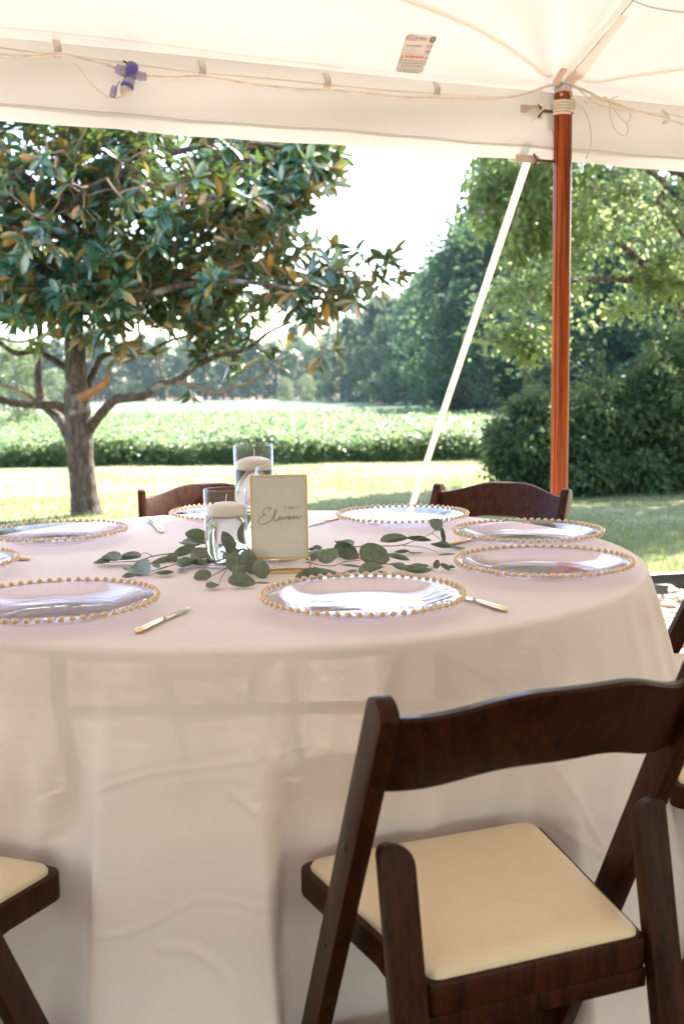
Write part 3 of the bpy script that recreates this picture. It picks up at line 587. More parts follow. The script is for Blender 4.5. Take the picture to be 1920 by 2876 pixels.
# ------------------------------------------------------------------ folding chairs
def arc_pts(cx, cz, r, a0, a1, n=6): return [(cx+r*math.cos(a0+(a1-a0)*i/n), cz+r*math.sin(a0+(a1-a0)*i/n)) for i in range(n+1)]
def make_chair():
    t = thing('folding_chair', 'chair', 'chair')
    # back posts run from the top rail down to the front feet
    pa, pb = np.array([.20, 0.]), np.array([-.182, .772]); ax = unit(pb-pa); pr = np.array([ax[1], -ax[0]])
    hw = .0225
    for s in (-1, 1):
        poly = [tuple(pa+pr*hw-ax*hw*.3), tuple(pb+pr*hw)]
        for q in np.linspace(0, math.pi, 9)[1:-1]: poly.append(tuple(pb+pr*hw*math.cos(q)+ax*hw*.75*math.sin(q)))
        poly += [tuple(pb-pr*hw), tuple(pa-pr*hw+ax*hw*.3)]
        mb = MB(); mb.add(*prism(poly, 'x', s*.193, s*.217)); o = mb.build('back_post', M['chair'], t, bevel=.004, sharp=40)
        for z in (.585, .425):
            y = pa[0]+(pb[0]-pa[0])*z/.772; mb = MB(); mb.add(*lathe([(0, .0025), (.005, .0018), (.0065, -.002)], 10)); mb.build('bolt', M['bolt'], o, loc=(s*.217, y, z), rot=(0, s*R(90), 0))
    # rear legs, broad across the chair, inner top corner rounded
    la, lb = np.array([-.25, 0.]), np.array([-.128, .60]); lx = unit(lb-la); ln = np.linalg.norm(lb-la); lp = np.array([lx[1], -lx[0]])
    for s in (-1, 1):
        xo, xi = .1925, .150; rr = .030
        prof2 = [(xo, 0), (xo, ln-.012)]+[(xo-.012+.012*math.cos(q), ln-.012+.012*math.sin(q)) for q in np.linspace(0, math.pi/2, 4)[1:]]+[(xi+rr-rr*math.sin(q), ln-rr+rr*math.cos(q)) for q in np.linspace(.1, math.pi/2, 7)]+[(xi, 0)]
        V = []
        for h in (-.0105, .0105):
            for (x, d) in prof2: c = la+lx*d+lp*h; V.append((s*x, c[0], c[1]))
        nn_ = len(prof2); F = [tuple(range(nn_))[::-1], tuple(range(nn_, 2*nn_))]+[(i, (i+1) % nn_, nn_+(i+1) % nn_, nn_+i) for i in range(nn_)]
        mb = MB(); mb.add(V, F); mb.build('rear_leg', M['chair'], t, bevel=.003, sharp=40)
    # seat: wooden frame and padded vinyl cushion
    def trap(f, b_, y0, y1, r_):
        P = []
        for (cx, cy_, a0) in ((f-r_, y1-r_, 0), (-f+r_, y1-r_, 90), (-b_+r_*.6, y0+r_*.6, 180), (b_-r_*.6, y0+r_*.6, 270)):
            rr = r_ if cy_ > 0 else r_*.6
            P += [(cx+rr*math.cos(R(a0+q)), cy_+rr*math.sin(R(a0+q))) for q in (0, 22.5, 45, 67.5, 90)]
        return P
    mb = MB(); mb.add(*prism(trap(.192, .149, -.172, .185, .025), 'z', .402, .441)); sf = mb.build('seat_frame', M['chair'], t, bevel=.004, sharp=40)
    V, F = [], []; lev = [(0.0, .4405), (0.0, .4455), (.002, .4490), (.006, .4512), (.03, .4528), (.08, .4535)]
    for ins, z in lev: V += [(x, y, z) for x, y in trap(.180-ins, .141-ins, -.163+ins, .174-ins, max(.022-ins*.1, .006))]
    n_ = 20; F = [(i*n_+k_, i*n_+(k_+1) % n_, (i+1)*n_+(k_+1) % n_, (i+1)*n_+k_) for i in range(len(lev)-1) for k_ in range(n_)]
    V.append((0, .005, .4538)); F += [((len(lev)-1)*n_+k_, (len(lev)-1)*n_+(k_+1) % n_, len(V)-1) for k_ in range(n_)]
    mb = MB(); mb.add(V, F); mb.build('seat_cushion', M['seat_vinyl'], t)
    for s in (-1, 1):
        mb = MB(); mb.add(*prism([(-.165, .375), (.13, .375), (.16, .400), (-.165, .400)], 'x', s*.128, s*.146)); mb.build('seat_rail', M['chair'], t, bevel=.002, sharp=40)
    mb = MB(); mb.add(*prism([(-.147, .375), (.147, .375), (.147, .400), (-.147, .400)], 'y', -.168, -.150)); mb.build('seat_rail', M['chair'], t, bevel=.002, sharp=40)
    # backrest: bowed, camel-backed panel
    nx, V = 33, []
    sm = lambda q: q*q*q*(q*(q*6-15)+10)
    for i in range(nx):
        x = -.1945+.389*i/(nx-1); a = abs(x)/.1945; cm = sm(min(1, max(0, (1-a+.02)/.86))); zt = .766+.029*cm; zb = .666+.030*cm; bow = .050*(1-a*a)
        for z, q in ((zb, .0), (zb+.004, 1), (zt-.004, 1), (zt, 0)):
            y = pa[0]+(pb[0]-pa[0])*z/.772-bow; h = .0095 if q else .006; V += [(x, y-h, z), (x, y+h, z)]
    F = []
    o8 = [0, 2, 4, 6, 7, 5, 3, 1]
    for i in range(nx-1):
        for k_ in range(8): a, b_ = o8[k_], o8[(k_+1) % 8]; F.append((i*8+a, i*8+b_, (i+1)*8+b_, (i+1)*8+a))
    F += [tuple(o8), tuple((nx-1)*8+q for q in o8[::-1])]
    mb = MB(); mb.add(V, F); mb.build('backrest', M['chair'], t, sharp=40)
    yy = lambda z: pa[0]+(pb[0]-pa[0])*z/.772
    mb = MB(); mb.add(*box(0, yy(.16), .16, .388, .018, .035)); mb.build('front_stretcher', M['chair'], t, bevel=.003, sharp=40)
    yl = lambda z: la[0]+(lb[0]-la[0])*z/.60
    mb = MB(); mb.add(*box(0, yl(.19), .19, .302, .016, .035)); mb.build('rear_stretcher', M['chair'], t, bevel=.003, sharp=40)
    return t
chair = make_chair(); CG = 'walnut folding chairs round the table'
spots = [((.171, 1.364), 20, 'large walnut folding chair with cream seat in front of the tablecloth, nearest the camera'),
         ((-.643, 1.360), -20, 'walnut folding chair cut off at the left edge, only its seat corner and leg showing'),
         ((.785, 1.84), 66, 'walnut folding chair mostly hidden behind the nearest chair, a sliver of cream seat showing'),
         ((.795, 2.395), 95, 'walnut folding chair at the right edge with its slanted post beside the tablecloth'),
         ((.384, 3.085), 149, 'walnut folding chair behind the table, standing before the tent pole'),
         ((-.372, 3.16), 192, 'orange brown folding chair behind the glass vases, nearest the magnolia trunk')]
chairs = []
for k_, ((x, y), a, lb) in enumerate(spots): chairs.append(chair if k_ == 0 else copy_tree(chair))
for c, ((x, y), a, lb) in zip(chairs, spots):
    c.location = (x, y, .006); c.rotation_euler = (0, 0, R(a)); tag(c, lb, 'chair', CG)

# ------------------------------------------------------------------ glass charger plates with gold beads
def make_plate():
    t = thing('charger_plate', 'plate', 'plate'); 
    mb = MB(); prof = [(0, .0030), (.070, .0030), (.078, .0012), (.084, .0), (.090, .0012), (.105, .0045), (.128, .0115), (.148, .0185), (.157, .0215), (.159, .0235), (.157, .0250), (.146, .0222), (.126, .0152), (.104, .0085), (.092, .0062), (.0, .0062)]
    mb.add(*lathe(prof, 96)); dish = mb.build('dish', M['plate_glass'], t)
    nb = 62; V = []; F = []; nu_, nv_ = nb*6, 8
    for i in range(nu_):
        a = 2*math.pi*i/nu_; lump = .0036+.0017*abs(math.cos(nb*a/2))
        for j in range(nv_):
            b_ = 2*math.pi*j/nv_; r_ = .1605+lump*math.cos(b_); V.append((r_*math.cos(a), r_*math.sin(a), .0225+lump*math.sin(b_)))
    F = [(i*nv_+j, i*nv_+(j+1) % nv_, ((i+1) % nu_)*nv_+(j+1) % nv_, ((i+1) % nu_)*nv_+j) for i in range(nu_) for j in range(nv_)]
    mb = MB(); mb.add(V, F); mb.build('rim', M['glass'], t)
    bm = bmesh.new(); bmesh.ops.create_uvsphere(bm, u_segments=8, v_segments=5, radius=.0049)
    for v_ in bm.verts: v_.co.z *= .9; v_.co.x *= .92
    me = bpy.data.meshes.new('bead'); bm.to_mesh(me); bm.free(); me.polygons.foreach_set('use_smooth', [True]*len(me.polygons)); me.materials.append(M['gold'])
    for i in range(nb):
        a = 2*math.pi*i/nb; obj('bead', me, t, (.1625*math.cos(a), .1625*math.sin(a), .0262), (0, 0, a))
    return t
plate = make_plate(); pl = [((.032, 1.714), 'gold beaded glass charger plate at the front of the table, nearest the greenery'),
    ((.374, 1.995), 'gold beaded glass charger plate on the right of the table, lower of the overlapping two'),
    ((.411, 2.382), 'gold beaded glass charger plate on the right of the table, upper of the overlapping two'),
    ((.151, 2.696), 'gold beaded glass charger plate at the back, before the chair by the pole'),
    ((-.279, 2.792), 'gold beaded glass charger plate at the back, partly behind the glass vases'),
    ((-.664, 2.491), 'gold beaded glass charger plate at the left, nearest the magnolia trunk'),
    ((-.800, 2.085), 'gold beaded glass charger plate cut off by the left edge, only its rim showing'),
    ((-.461, 1.705), 'gold beaded glass charger plate at the front left, beside the gold knife')]
plates = [plate if i == 0 else copy_tree(plate) for i in range(len(pl))]
for k_, (p, ((x, y), lb)) in enumerate(zip(plates, pl)):
    p.location = (x, y, TZ+.0006); p.rotation_euler = (0, 0, .37*k_); tag(p, lb, 'plate', 'beaded charger plates laid round the table')

# ------------------------------------------------------------------ gold cutlery
def knife(a, b_, lb, blade=True, w=.0062, name='gold_knife', cat='knife'):
    """handle end a, tip b"""
    a = np.array([*a, TZ+.005]); b_ = np.array([*b_, TZ+.0035]); Ln = np.linalg.norm(b_-a)
    t = thing(name, lb, cat, tuple(a), math.atan2(b_[1]-a[1], b_[0]-a[0]))
    S_ = [(0, .35, .6), (.02, .8, 1), (.10, 1.0, 1.1), (.25, .85, 1.0), (.42, .6, .85), (.50, .5, .8)]
    V = []; seg = 10
    for s_, ww, hh in S_:
        for q in range(seg): an = 2*math.pi*q/seg; V.append((s_*Ln, w*ww*math.cos(an), .0042*hh*math.sin(an)))
    F = [(i*seg+q, i*seg+(q+1) % seg, (i+1)*seg+(q+1) % seg, (i+1)*seg+q) for i in range(len(S_)-1) for q in range(seg)]+[tuple(range(seg))[::-1], tuple(range((len(S_)-1)*seg, len(S_)*seg))]
    mb = MB(); mb.add(V, F); mb.build('handle', M['goldknife'], t)
    V = []
    for s_, y0, y1, h in ((.49, -.5, .5, .0022), (.56, -.7, .8, .0013), (.75, -.8, .95, .001), (.9, -.75, .8, .001), (.97, -.6, .3, .0009), (1.0, -.35, -.1, .0008)):
        V += [(s_*Ln, y0*w, -h-.0008), (s_*Ln, y1*w, -h*.5-.0008), (s_*Ln, y1*w, h*.4-.0008), (s_*Ln, y0*w, h-.0008)]
    F = [(i*4+q, i*4+(q+1) % 4, (i+1)*4+(q+1) % 4, (i+1)*4+q) for i in range(5) for q in range(4)]+[(3, 2, 1, 0), (20, 21, 22, 23)]
    mb = MB(); mb.add(V, F); mb.build('blade', M['goldknife'], t, smooth=False)
knife((-.305, 1.562), (-.248, 1.726), 'gold butter knife lying alone between the two front plates')
knife((.256, 1.668), (.170, 1.826), 'gold knife with its handle sticking out right of the front plate')
knife((-.432, 2.584), (-.512, 2.838), 'thin gold knife lying by the back chair near the magnolia')
knife((-.648, 2.2225), (-.80, 2.262), 'short gold knife handle showing at the left edge of the table')
knife((-.004, 2.805), (-.085, 2.660), 'gold knife beside the back plate, its tip toward the table sign')
knife((.236, 2.34), (.33, 2.44), 'gold knife almost hidden under the upper right plate')

# ------------------------------------------------------------------ vases with floating candles
def vase(x, y, top, lb, lbc, seed):
    h = top-TZ; r_ = .0428; z0 = TZ+.0008
    t = thing('glass_vase', lb, 'vase', (x, y, z0), 0, 'cylinder vases with floating candles')
    mb = MB(); mb.add(*lathe([(0, 0), (r_-.002, 0), (r_, .002), (r_, h-.001), (r_-.0012, h), (r_-.0024, h-.001), (r_-.0024, .009), (0, .008)], 64)); mb.build('cylinder', M['glass'], t)
    mb = MB(); mb.add(*[q for q in tube([((r_-.0012)*math.cos(a), (r_-.0012)*math.sin(a), h) for a in np.linspace(0, 2*math.pi, 49)], .0013, 6)]); mb.build('rim', M['glass'], t)
    lv = h-.052; mb = MB(); mb.add(*lathe([(0, .0095), (r_-.0029, .0095), (r_-.0029, lv), (0, lv+.0002)], 64)); mb.build('water', M['water'], t)
    cd = thing('floating_candle', lbc, 'candle', (x+.001, y, z0+lv-.007), seed, 'floating candles in the vases')
    mb = MB(); mb.add(*lathe([(0, 0), (.028, .0008), (.0355, .004), (.0388, .009), (.0392, .0215), (.0375, .0238), (.028, .0285), (.015, .0325), (.004, .0338), (0, .0338)], 48)); mb.build('wax_body', M['wax'], cd)
    mb = MB(); mb.add(*tube(spline([(0, 0, .033), (.0006, 0, .040), (.0025, .001, .049)], 4), .0011, 6)); mb.build('wick', M['wick'], cd)
vase(-.230, 2.130, .9150, 'short glass cylinder vase left of the table number sign', 'ivory floating candle in the short vase left of the sign', .3)
vase(-.186, 2.305, .9905, 'tallest glass cylinder vase, behind the others', 'ivory floating candle in the tallest vase', 1.0)
vase(-.1325, 2.195, .9500, 'middle height glass cylinder vase hidden behind the table number sign', 'floating candle in the vase hidden behind the sign', 2.0)

# ------------------------------------------------------------------ table number sign
SB = np.array([-.1195, 2.052]); SW, SH = .0535, .160
sign = thing('table_sign', 'upright gold edged table number sign reading Eleven', 'sign', (SB[0], SB[1], TZ+.001), R(3))
def ybox(x0, x1, y0, y1, z0, z1): return box((x0+x1)/2, (y0+y1)/2, (z0+z1)/2, x1-x0, y1-y0, z1-z0)
mb = MB(); mb.add(*ybox(-SW-.001, SW+.003, -.017, .017, 0, .0235)); mb.build('base_block', M['acrylic'], sign, smooth=False, bevel=.001)
g = .0016
mb = MB()
for (x0, x1, y0, y1, z0, z1) in ((-SW-.0015, SW+.0035, -.0185, -.0165, -.0005, .0030), (-SW-.0015, SW+.0035, .0165, .0185, -.0005, .003), (SW+.0018, SW+.0042, -.0185, .0185, -.0005, .003), (-SW-.002, -SW, -.0185, .0185, -.0005, .003),
                                 (SW+.0022, SW+.0045, -.0188, -.0165, .003, .024), (SW+.0022, SW+.0045, .0165, .0188, .003, .024)): mb.add(*ybox(x0, x1, y0, y1, z0, z1))
mb.build('base_edge', M['goldedge'], sign, smooth=False)
mb = MB(); mb.add(*ybox(-SW+g, SW-g, -.0010, .0010, .026, .026+SH-g)); mb.build('card', M['card'], sign, smooth=False)
mb = MB(); mb.add(*ybox(-SW+g, SW-g, -.0030, -.0012, .026, .026+SH-g)); mb.build('acrylic_sheet', M['acrylic'], sign, smooth=False)
mb = MB()
for (x0, x1, z0, z1) in ((-SW-.0008, -SW+g, .0245, .026+SH), (SW-g, SW+.0008, .0245, .026+SH), (-SW+g+.0001, SW-g-.0001, .0243, .0270), (-SW+g+.0001, SW-g-.0001, .026+SH-g, .026+SH+.0003)): mb.add(*ybox(x0, x1, -.0034, .0026, z0, z1))
mb.build('gold_edge', M['goldedge'], sign, smooth=False)
def cardpt(cx, cy_, y=-.00345): return ((-SW+g)+(cx-165)/(1195-165)*(2*SW-2*g), y, .026+SH-g-(cy_-240)/(1800-240)*(SH-g))
strokes = [[(470, 872), (500, 876), (524, 858), (515, 834), (475, 830), (425, 848), (385, 880), (364, 922), (378, 955), (415, 968), (442, 971)],
           [(442, 971), (395, 976), (330, 1002), (288, 1055), (284, 1105), (320, 1138), (380, 1146), (440, 1126), (500, 1085), (550, 1035), (595, 970), (628, 905), (628, 874), (606, 880), (584, 935), (570, 1010), (574, 1068), (606, 1093), (640, 1082), (668, 1062), (695, 1040), (703, 1016), (684, 1008), (664, 1032), (664, 1062), (690, 1074), (722, 1058), (752, 1018)],
           [(752, 1012), (765, 1040), (775, 1062), (795, 1042), (815, 1005), (835, 1010), (850, 1040)],
           [(842, 1045), (880, 1036), (893, 1008), (876, 998), (856, 1020), (854, 1050), (880, 1062), (915, 1044), (940, 1010), (952, 1000), (955, 1030), (955, 1058), (972, 1026), (1000, 1002), (1014, 1012), (1012, 1042), (1030, 1056), (1062, 1036), (1088, 1010), (1102, 1000)]]
for st_ in strokes:
    P = spline([cardpt(*p) for p in st_], 6); mb = MB(); mb.add(*tube(P, .00038+.00022*np.abs(np.sin(np.arange(len(P))*.23)), 5)); mb.build('script_lettering', M['ink'], sign)
V, F = text_geo('T A B L E', .01); lo, hi = V.min(0), V.max(0)
mb = MB(); mb.add([cardpt(778+(p[0]-lo[0])/(hi[0]-lo[0])*(1048-778), 862-(p[1]-lo[1])/(hi[1]-lo[1])*46) for p in V], F); mb.build('lettering', M['ink'], sign, smooth=False)

# ------------------------------------------------------------------ eucalyptus greenery: sprigs of round leaves
def euca_mesh(seed, cup, fold_, tintv):
    r0 = np.random.default_rng(seed); nr_, na = 4, 14; V = [(0.0, 0, 0)]; F = []
    for i in range(1, nr_+1):
        q = i/nr_
        for k_ in range(na):
            a = 2*math.pi*k_/na; x = .5+.5*q*math.cos(a)*-1; y = .47*q*math.sin(a)
            tip = max(0, (x-.78)/.22); y *= (1-.35*tip)*(1+.04*math.sin(a*3+seed)); x += .05*tip*q
            V.append((x, y, cup*(y*y*3+(x-.5)**2*1.2)-fold_*abs(y)+.02*math.sin(x*9+seed)*y))
    V[0] = (.5, 0, 0)
    F = [(0, 1+k_, 1+(k_+1) % na) for k_ in range(na)]+[(1+(i-1)*na+k_, 1+i*na+k_, 1+i*na+(k_+1) % na, 1+(i-1)*na+(k_+1) % na) for i in range(1, nr_) for k_ in range(na)]
    me = bpy.data.meshes.new('leaf'); me.from_pydata(V, [], F); me.polygons.foreach_set('use_smooth', [True]*len(me.polygons)); me.materials.append(M['euca'])
    a = me.color_attributes.new('tint', 'FLOAT_COLOR', 'POINT'); a.data.foreach_set('color', [c for _ in V for c in (tintv, r0.random(), 0, 1)]); return me
EM = [euca_mesh(i, c, f_, t) for i, (c, f_, t) in enumerate(((.25, -.1, .1), (-.2, .12, .35), (.15, -.25, .55), (.35, 0, .8), (-.3, 0, .2), (.1, .3, .95)))]
def place_leaf(parent, org, base, tip, nrm, w, mi):
    """leaf from base to tip (world), face normal nrm"""
    base = np.asarray(base, float); ax = np.asarray(tip, float)-base; Ln = np.linalg.norm(ax); x = ax/Ln; z = np.asarray(nrm, float); z = unit(z-x*(z@x)); y = np.cross(z, x)
    m4 = Matrix(((x[0]*Ln, y[0]*w, z[0]*Ln, base[0]-org[0]), (x[1]*Ln, y[1]*w, z[1]*Ln, base[1]-org[1]), (x[2]*Ln, y[2]*w, z[2]*Ln, base[2]-org[2]), (0, 0, 0, 1)))
    o = obj('leaf', EM[mi % 6], parent); o.matrix_local = m4; return o
def sprig(lb, stem_px, leaves, branches=(), r0=.0016):
    """stem_px: (px,py,height above cloth) path; leaves: (base px,py,h, tip px,py,h, facing 0 flat..1 to camera, width/length, mesh)"""
    g_ = lambda q: atz(q[0], q[1], TZ+q[2]) if q[2] < .004 else None
    def pt(px, py, h):
        # height above the cloth is known: intersect with that level
        return atz(px, py, TZ+h)
    pts = [pt(*q) for q in stem_px]; org = np.array([pts[0][0], pts[0][1], TZ])
    t = thing('eucalyptus_sprig', lb, 'greenery', tuple(org), 0, 'eucalyptus sprigs along the middle of the table')
    P = spline(pts, 5); mb = MB(); mb.add(*tube(P-org, np.linspace(r0, r0*.45, len(P)), 6)); mb.build('stem', M['stem_green'], t)
    for br in branches:
        P = spline([pt(*q) for q in br], 4); mb = MB(); mb.add(*tube(P-org, np.linspace(r0*.6, r0*.35, len(P)), 5)); mb.build('twig', M['stem_green'], t)
    for (bx, by, bh, tx, ty, th_, face, wl, mi) in leaves:
        b_, e_ = pt(bx, by, bh), None
        # tip: upright leaves stay at the base's depth, flat ones lie at their own level
        e_ = at(tx, ty, b_[1]-.006) if face > .55 else pt(tx, ty, th_)
        if e_[2] < TZ+.003: e_[2] = TZ+.003
        view = unit(CAMP-b_); up = np.array([rng.normal()*.18, rng.normal()*.18, 1.]); nr = unit(up)*(1-face)+view*face
        place_leaf(t, org, b_, e_, nr, np.linalg.norm(e_-b_)*wl, mi)
h2 = .006
sprig('eucalyptus sprig lying left of the short vase, its tip farthest left', [(640, 1560, .012), (560, 1552, .012), (500, 1553, .014), (430, 1562, .010), (390, 1575, .008), (340, 1578, .006), (300, 1580, .005)],
      [(310, 1580, .006, 264, 1585, .003, .15, .55, 0), (345, 1577, .012, 294, 1572, .008, .3, .42, 3), (398, 1568, .016, 330, 1576, .006, .3, .45, 2), (415, 1586, .004, 362, 1590, .003, .05, .6, 5), (345, 1590, .004, 374, 1600, .004, .4, .55, 1),
       (372, 1596, .006, 420, 1612, .004, .35, .7, 2), (378, 1620, .003, 342, 1624, .004, .2, .5, 0), (475, 1555, .016, 420, 1580, .004, .2, .42, 4), (508, 1550, .02, 460, 1562, .010, .3, .5, 1), (550, 1545, .018, 487, 1570, .008, .4, .45, 3),
       (600, 1555, .010, 540, 1580, .004, .15, .55, 2), (575, 1535, .024, 524, 1530, .016, .45, .62, 3), (590, 1520, .03, 522, 1500, .03, .72, .66, 2), (545, 1572, .010, 510, 1582, .004, .1, .7, 5), (590, 1588, .004, 540, 1587, .003, .0, .65, 3)],
      [[(430, 1562, .010), (405, 1553, .012), (388, 1568, .008)], [(470, 1590, .008), (440, 1600, .006), (415, 1606, .005)]])
sprig('short eucalyptus sprig curling in front of the short vase foot', [(610, 1575, .008), (560, 1575, .010), (510, 1580, .012), (470, 1592, .008), (445, 1600, .006)],
      [(466, 1562, .012, 498, 1606, .012, .80, .85, 1), (505, 1600, .004, 515, 1606, .004, .2, .7, 0), (490, 1612, .003, 436, 1617, .003, .12, .62, 3), (448, 1598, .006, 428, 1590, .008, .3, .5, 0), (545, 1580, .006, 500, 1600, .003, .1, .5, 3)], r0=.0012)
sprig('eucalyptus sprig with upright round leaves before the foot of the sign', [(820, 1560, .020), (760, 1556, .024), (700, 1553, .026), (672, 1560, .024), (640, 1592, .012), (600, 1615, .006), (575, 1630, .004)],
      [(686, 1546, .046, 708, 1626, .01, .92, .86, 0), (664, 1550, .044, 648, 1602, .01, .85, .85, 2), (722, 1572, .036, 744, 1630, .01, .88, .95, 1), (668, 1585, .028, 664, 1640, .004, .75, .85, 5), (640, 1632, .012, 716, 1642, .004, .62, .62, 3),
       (594, 1612, .010, 546, 1646, .004, .62, .72, 2), (610, 1645, .004, 582, 1656, .003, .1, .75, 3), (705, 1634, .003, 760, 1634, .003, .05, .5, 4), (690, 1590, .02, 655, 1640, .004, .8, .7, 5)],
      [[(640, 1592, .012), (620, 1625, .006), (611, 1645, .004)]])
sprig('eucalyptus sprig laid behind the short vase, seen through its glass', [(560, 1568, .014), (600, 1560, .018), (640, 1545, .028), (665, 1515, .045)],
      [(645, 1535, .034, 628, 1498, .05, .8, .6, 3), (660, 1520, .044, 668, 1480, .06, .8, .45, 2), (620, 1552, .02, 655, 1560, .02, .3, .4, 1)], r0=.002)
sprig('main eucalyptus sprig running right from the sign with the largest round leaf', [(850, 1562, .020), (920, 1566, .018), (990, 1564, .018), (1060, 1580, .014), (1130, 1588, .010), (1190, 1585, .008)],
      [(1008, 1545, .030, 1090, 1572, .012, .90, .80, 0), (938, 1534, .026, 1004, 1572, .010, .80, .70, 0), (892, 1570, .022, 948, 1550, .020, .75, .75, 5), (900, 1540, .024, 862, 1566, .012, .5, .5, 4), (985, 1545, .022, 950, 1530, .024, .5, .6, 3), (950, 1580, .004, 1030, 1590, .004, .1, .32, 1), (1088, 1565, .022, 1148, 1578, .014, .35, .34, 0),
       (1095, 1588, .012, 1140, 1608, .003, .25, .55, 3), (1130, 1605, .004, 1208, 1614, .003, .15, .42, 3), (1075, 1596, .010, 1008, 1618, .004, .4, .55, 2), (1145, 1590, .012, 1202, 1580, .014, .3, .35, 4), (1160, 1592, .004, 1216, 1598, .003, .05, .4, 5), (905, 1545, .018, 864, 1548, .012, .3, .5, 0), (1060, 1600, .004, 1090, 1608, .003, .1, .5, 4)],
      [[(860, 1580, .012), (925, 1590, .012), (970, 1578, .016), (1020, 1572, .018)], [(1016, 1590, .014), (1020, 1605, .006)]])
sprig('upper eucalyptus sprig lifted toward the back plate at its tip', [(870, 1550, .016), (960, 1538, .018), (1050, 1534, .020), (1120, 1532, .022), (1160, 1520, .026), (1212, 1497, .034), (1240, 1470, .046), (1255, 1462, .050)],
      [(1065, 1528, .022, 1142, 1519, .020, .35, .34, 0), (1140, 1517, .024, 1210, 1524, .016, .15, .18, 0), (1240, 1484, .040, 1206, 1462, .044, .85, .85, 0), (1238, 1478, .040, 1248, 1526, .020, .8, .28, 3), (1250, 1525, .012, 1306, 1540, .006, .25, .30, 5), (1270, 1543, .010, 1210, 1535, .010, .2, .28, 0),
       (1228, 1555, .004, 1284, 1552, .003, .05, .3, 4), (1145, 1550, .006, 1186, 1552, .006, .1, .35, 5), (1150, 1552, .004, 1108, 1556, .003, .05, .4, 3), (1112, 1552, .004, 1080, 1556, .003, .05, .4, 1)],
      [[(1130, 1532, .020), (1185, 1537, .012), (1228, 1551, .006)], [(1212, 1497, .034), (1240, 1518, .022), (1250, 1526, .014)], [(1255, 1462, .05), (1258, 1448, .052), (1240, 1448, .05), (1228, 1455, .046)]], r0=.0014)
sprig('small eucalyptus tip standing up before the lower right plate', [(1170, 1592, .008), (1205, 1592, .006), (1225, 1594, .006)],
      [(1222, 1596, .004, 1230, 1572, .02, .85, .75, 0), (1235, 1585, .014, 1262, 1603, .004, .6, .55, 2), (1250, 1594, .003, 1278, 1598, .003, .05, .45, 3)], r0=.0011)
sprig('low eucalyptus sprig under the front plate rim beside the sign foot', [(860, 1600, .010), (880, 1605, .008), (930, 1612, .006), (980, 1618, .004)],
      [(880, 1594, .012, 962, 1612, .006, .25, .36, 5), (905, 1612, .008, 828, 1632, .003, .35, .36, 3), (870, 1600, .010, 905, 1622, .004, .2, .5, 4), (960, 1606, .005, 1000, 1596, .005, .2, .4, 1)], r0=.0012)

# ------------------------------------------------------------------ trees
def blob_pts(blobs, n):
    """points spread through a union of ellipsoids given as (px,py,rx,ry,depth,depth radius,weight)"""
    w = np.array([b[6] for b in blobs], float); w /= w.sum(); out = []
    for b_, k_ in zip(blobs, rng.multinomial(n, w)):
        d = rnd_unit(k_)*rng.uniform(0, 1, (k_, 1))**.42
        for q in d: out.append(at(b_[0]+b_[2]*q[0], b_[1]+b_[3]*q[1], b_[4]+b_[5]*q[2]))
    return np.array(out)
def vnoise(P, s, seed):
    r0 = np.random.default_rng(seed); K = r0.normal(size=(10, 3))*s; ph = r0.uniform(0, 6.28, 10)
    return np.sin(P@K.T+ph).mean(1)*1.6
def grow(nodes, tips, seg=3, droop=.04):
    """join every tip to the nearest wood already there; returns twig polylines and the direction each tip points"""
    nodes = np.asarray(nodes, float); root = nodes.mean(0); order = np.argsort(np.min(np.linalg.norm(tips[:, None, :]-nodes[None, ::3, :], axis=2), axis=1))
    N_ = np.zeros((len(nodes)+len(tips)*seg, 3)); N_[:len(nodes)] = nodes; n = len(nodes); tw, dr = [], np.zeros_like(tips)
    for i in order:
        t = tips[i]; D = np.linalg.norm(N_[:n]-t, axis=1); j = int(np.argmin(D)); a = N_[j]; L_ = D[j]
        mids = [a+(t-a)*q+np.array([0, 0, -droop*L_*math.sin(math.pi*q)])+rng.normal(size=3)*.05*L_*(q < 1) for q in np.linspace(0, 1, seg+1)[1:]]
        tw.append([a]+mids); N_[n:n+seg] = mids; n += seg; dr[i] = unit(mids[-1]-mids[-2])
    return tw, dr
def limb_obj(parent, name, pts, radii, m_, seg=10, per=5, rough=.06):
    P = spline(pts, per); rr = np.interp(np.linspace(0, 1, len(P)), np.linspace(0, 1, len(radii)), radii)
    rr = rr*(1+rough*np.sin(np.arange(len(P))*1.7+len(P))); mb = MB(); mb.add(*tube(P, rr, seg)); mb.build(name, m_, parent); return P

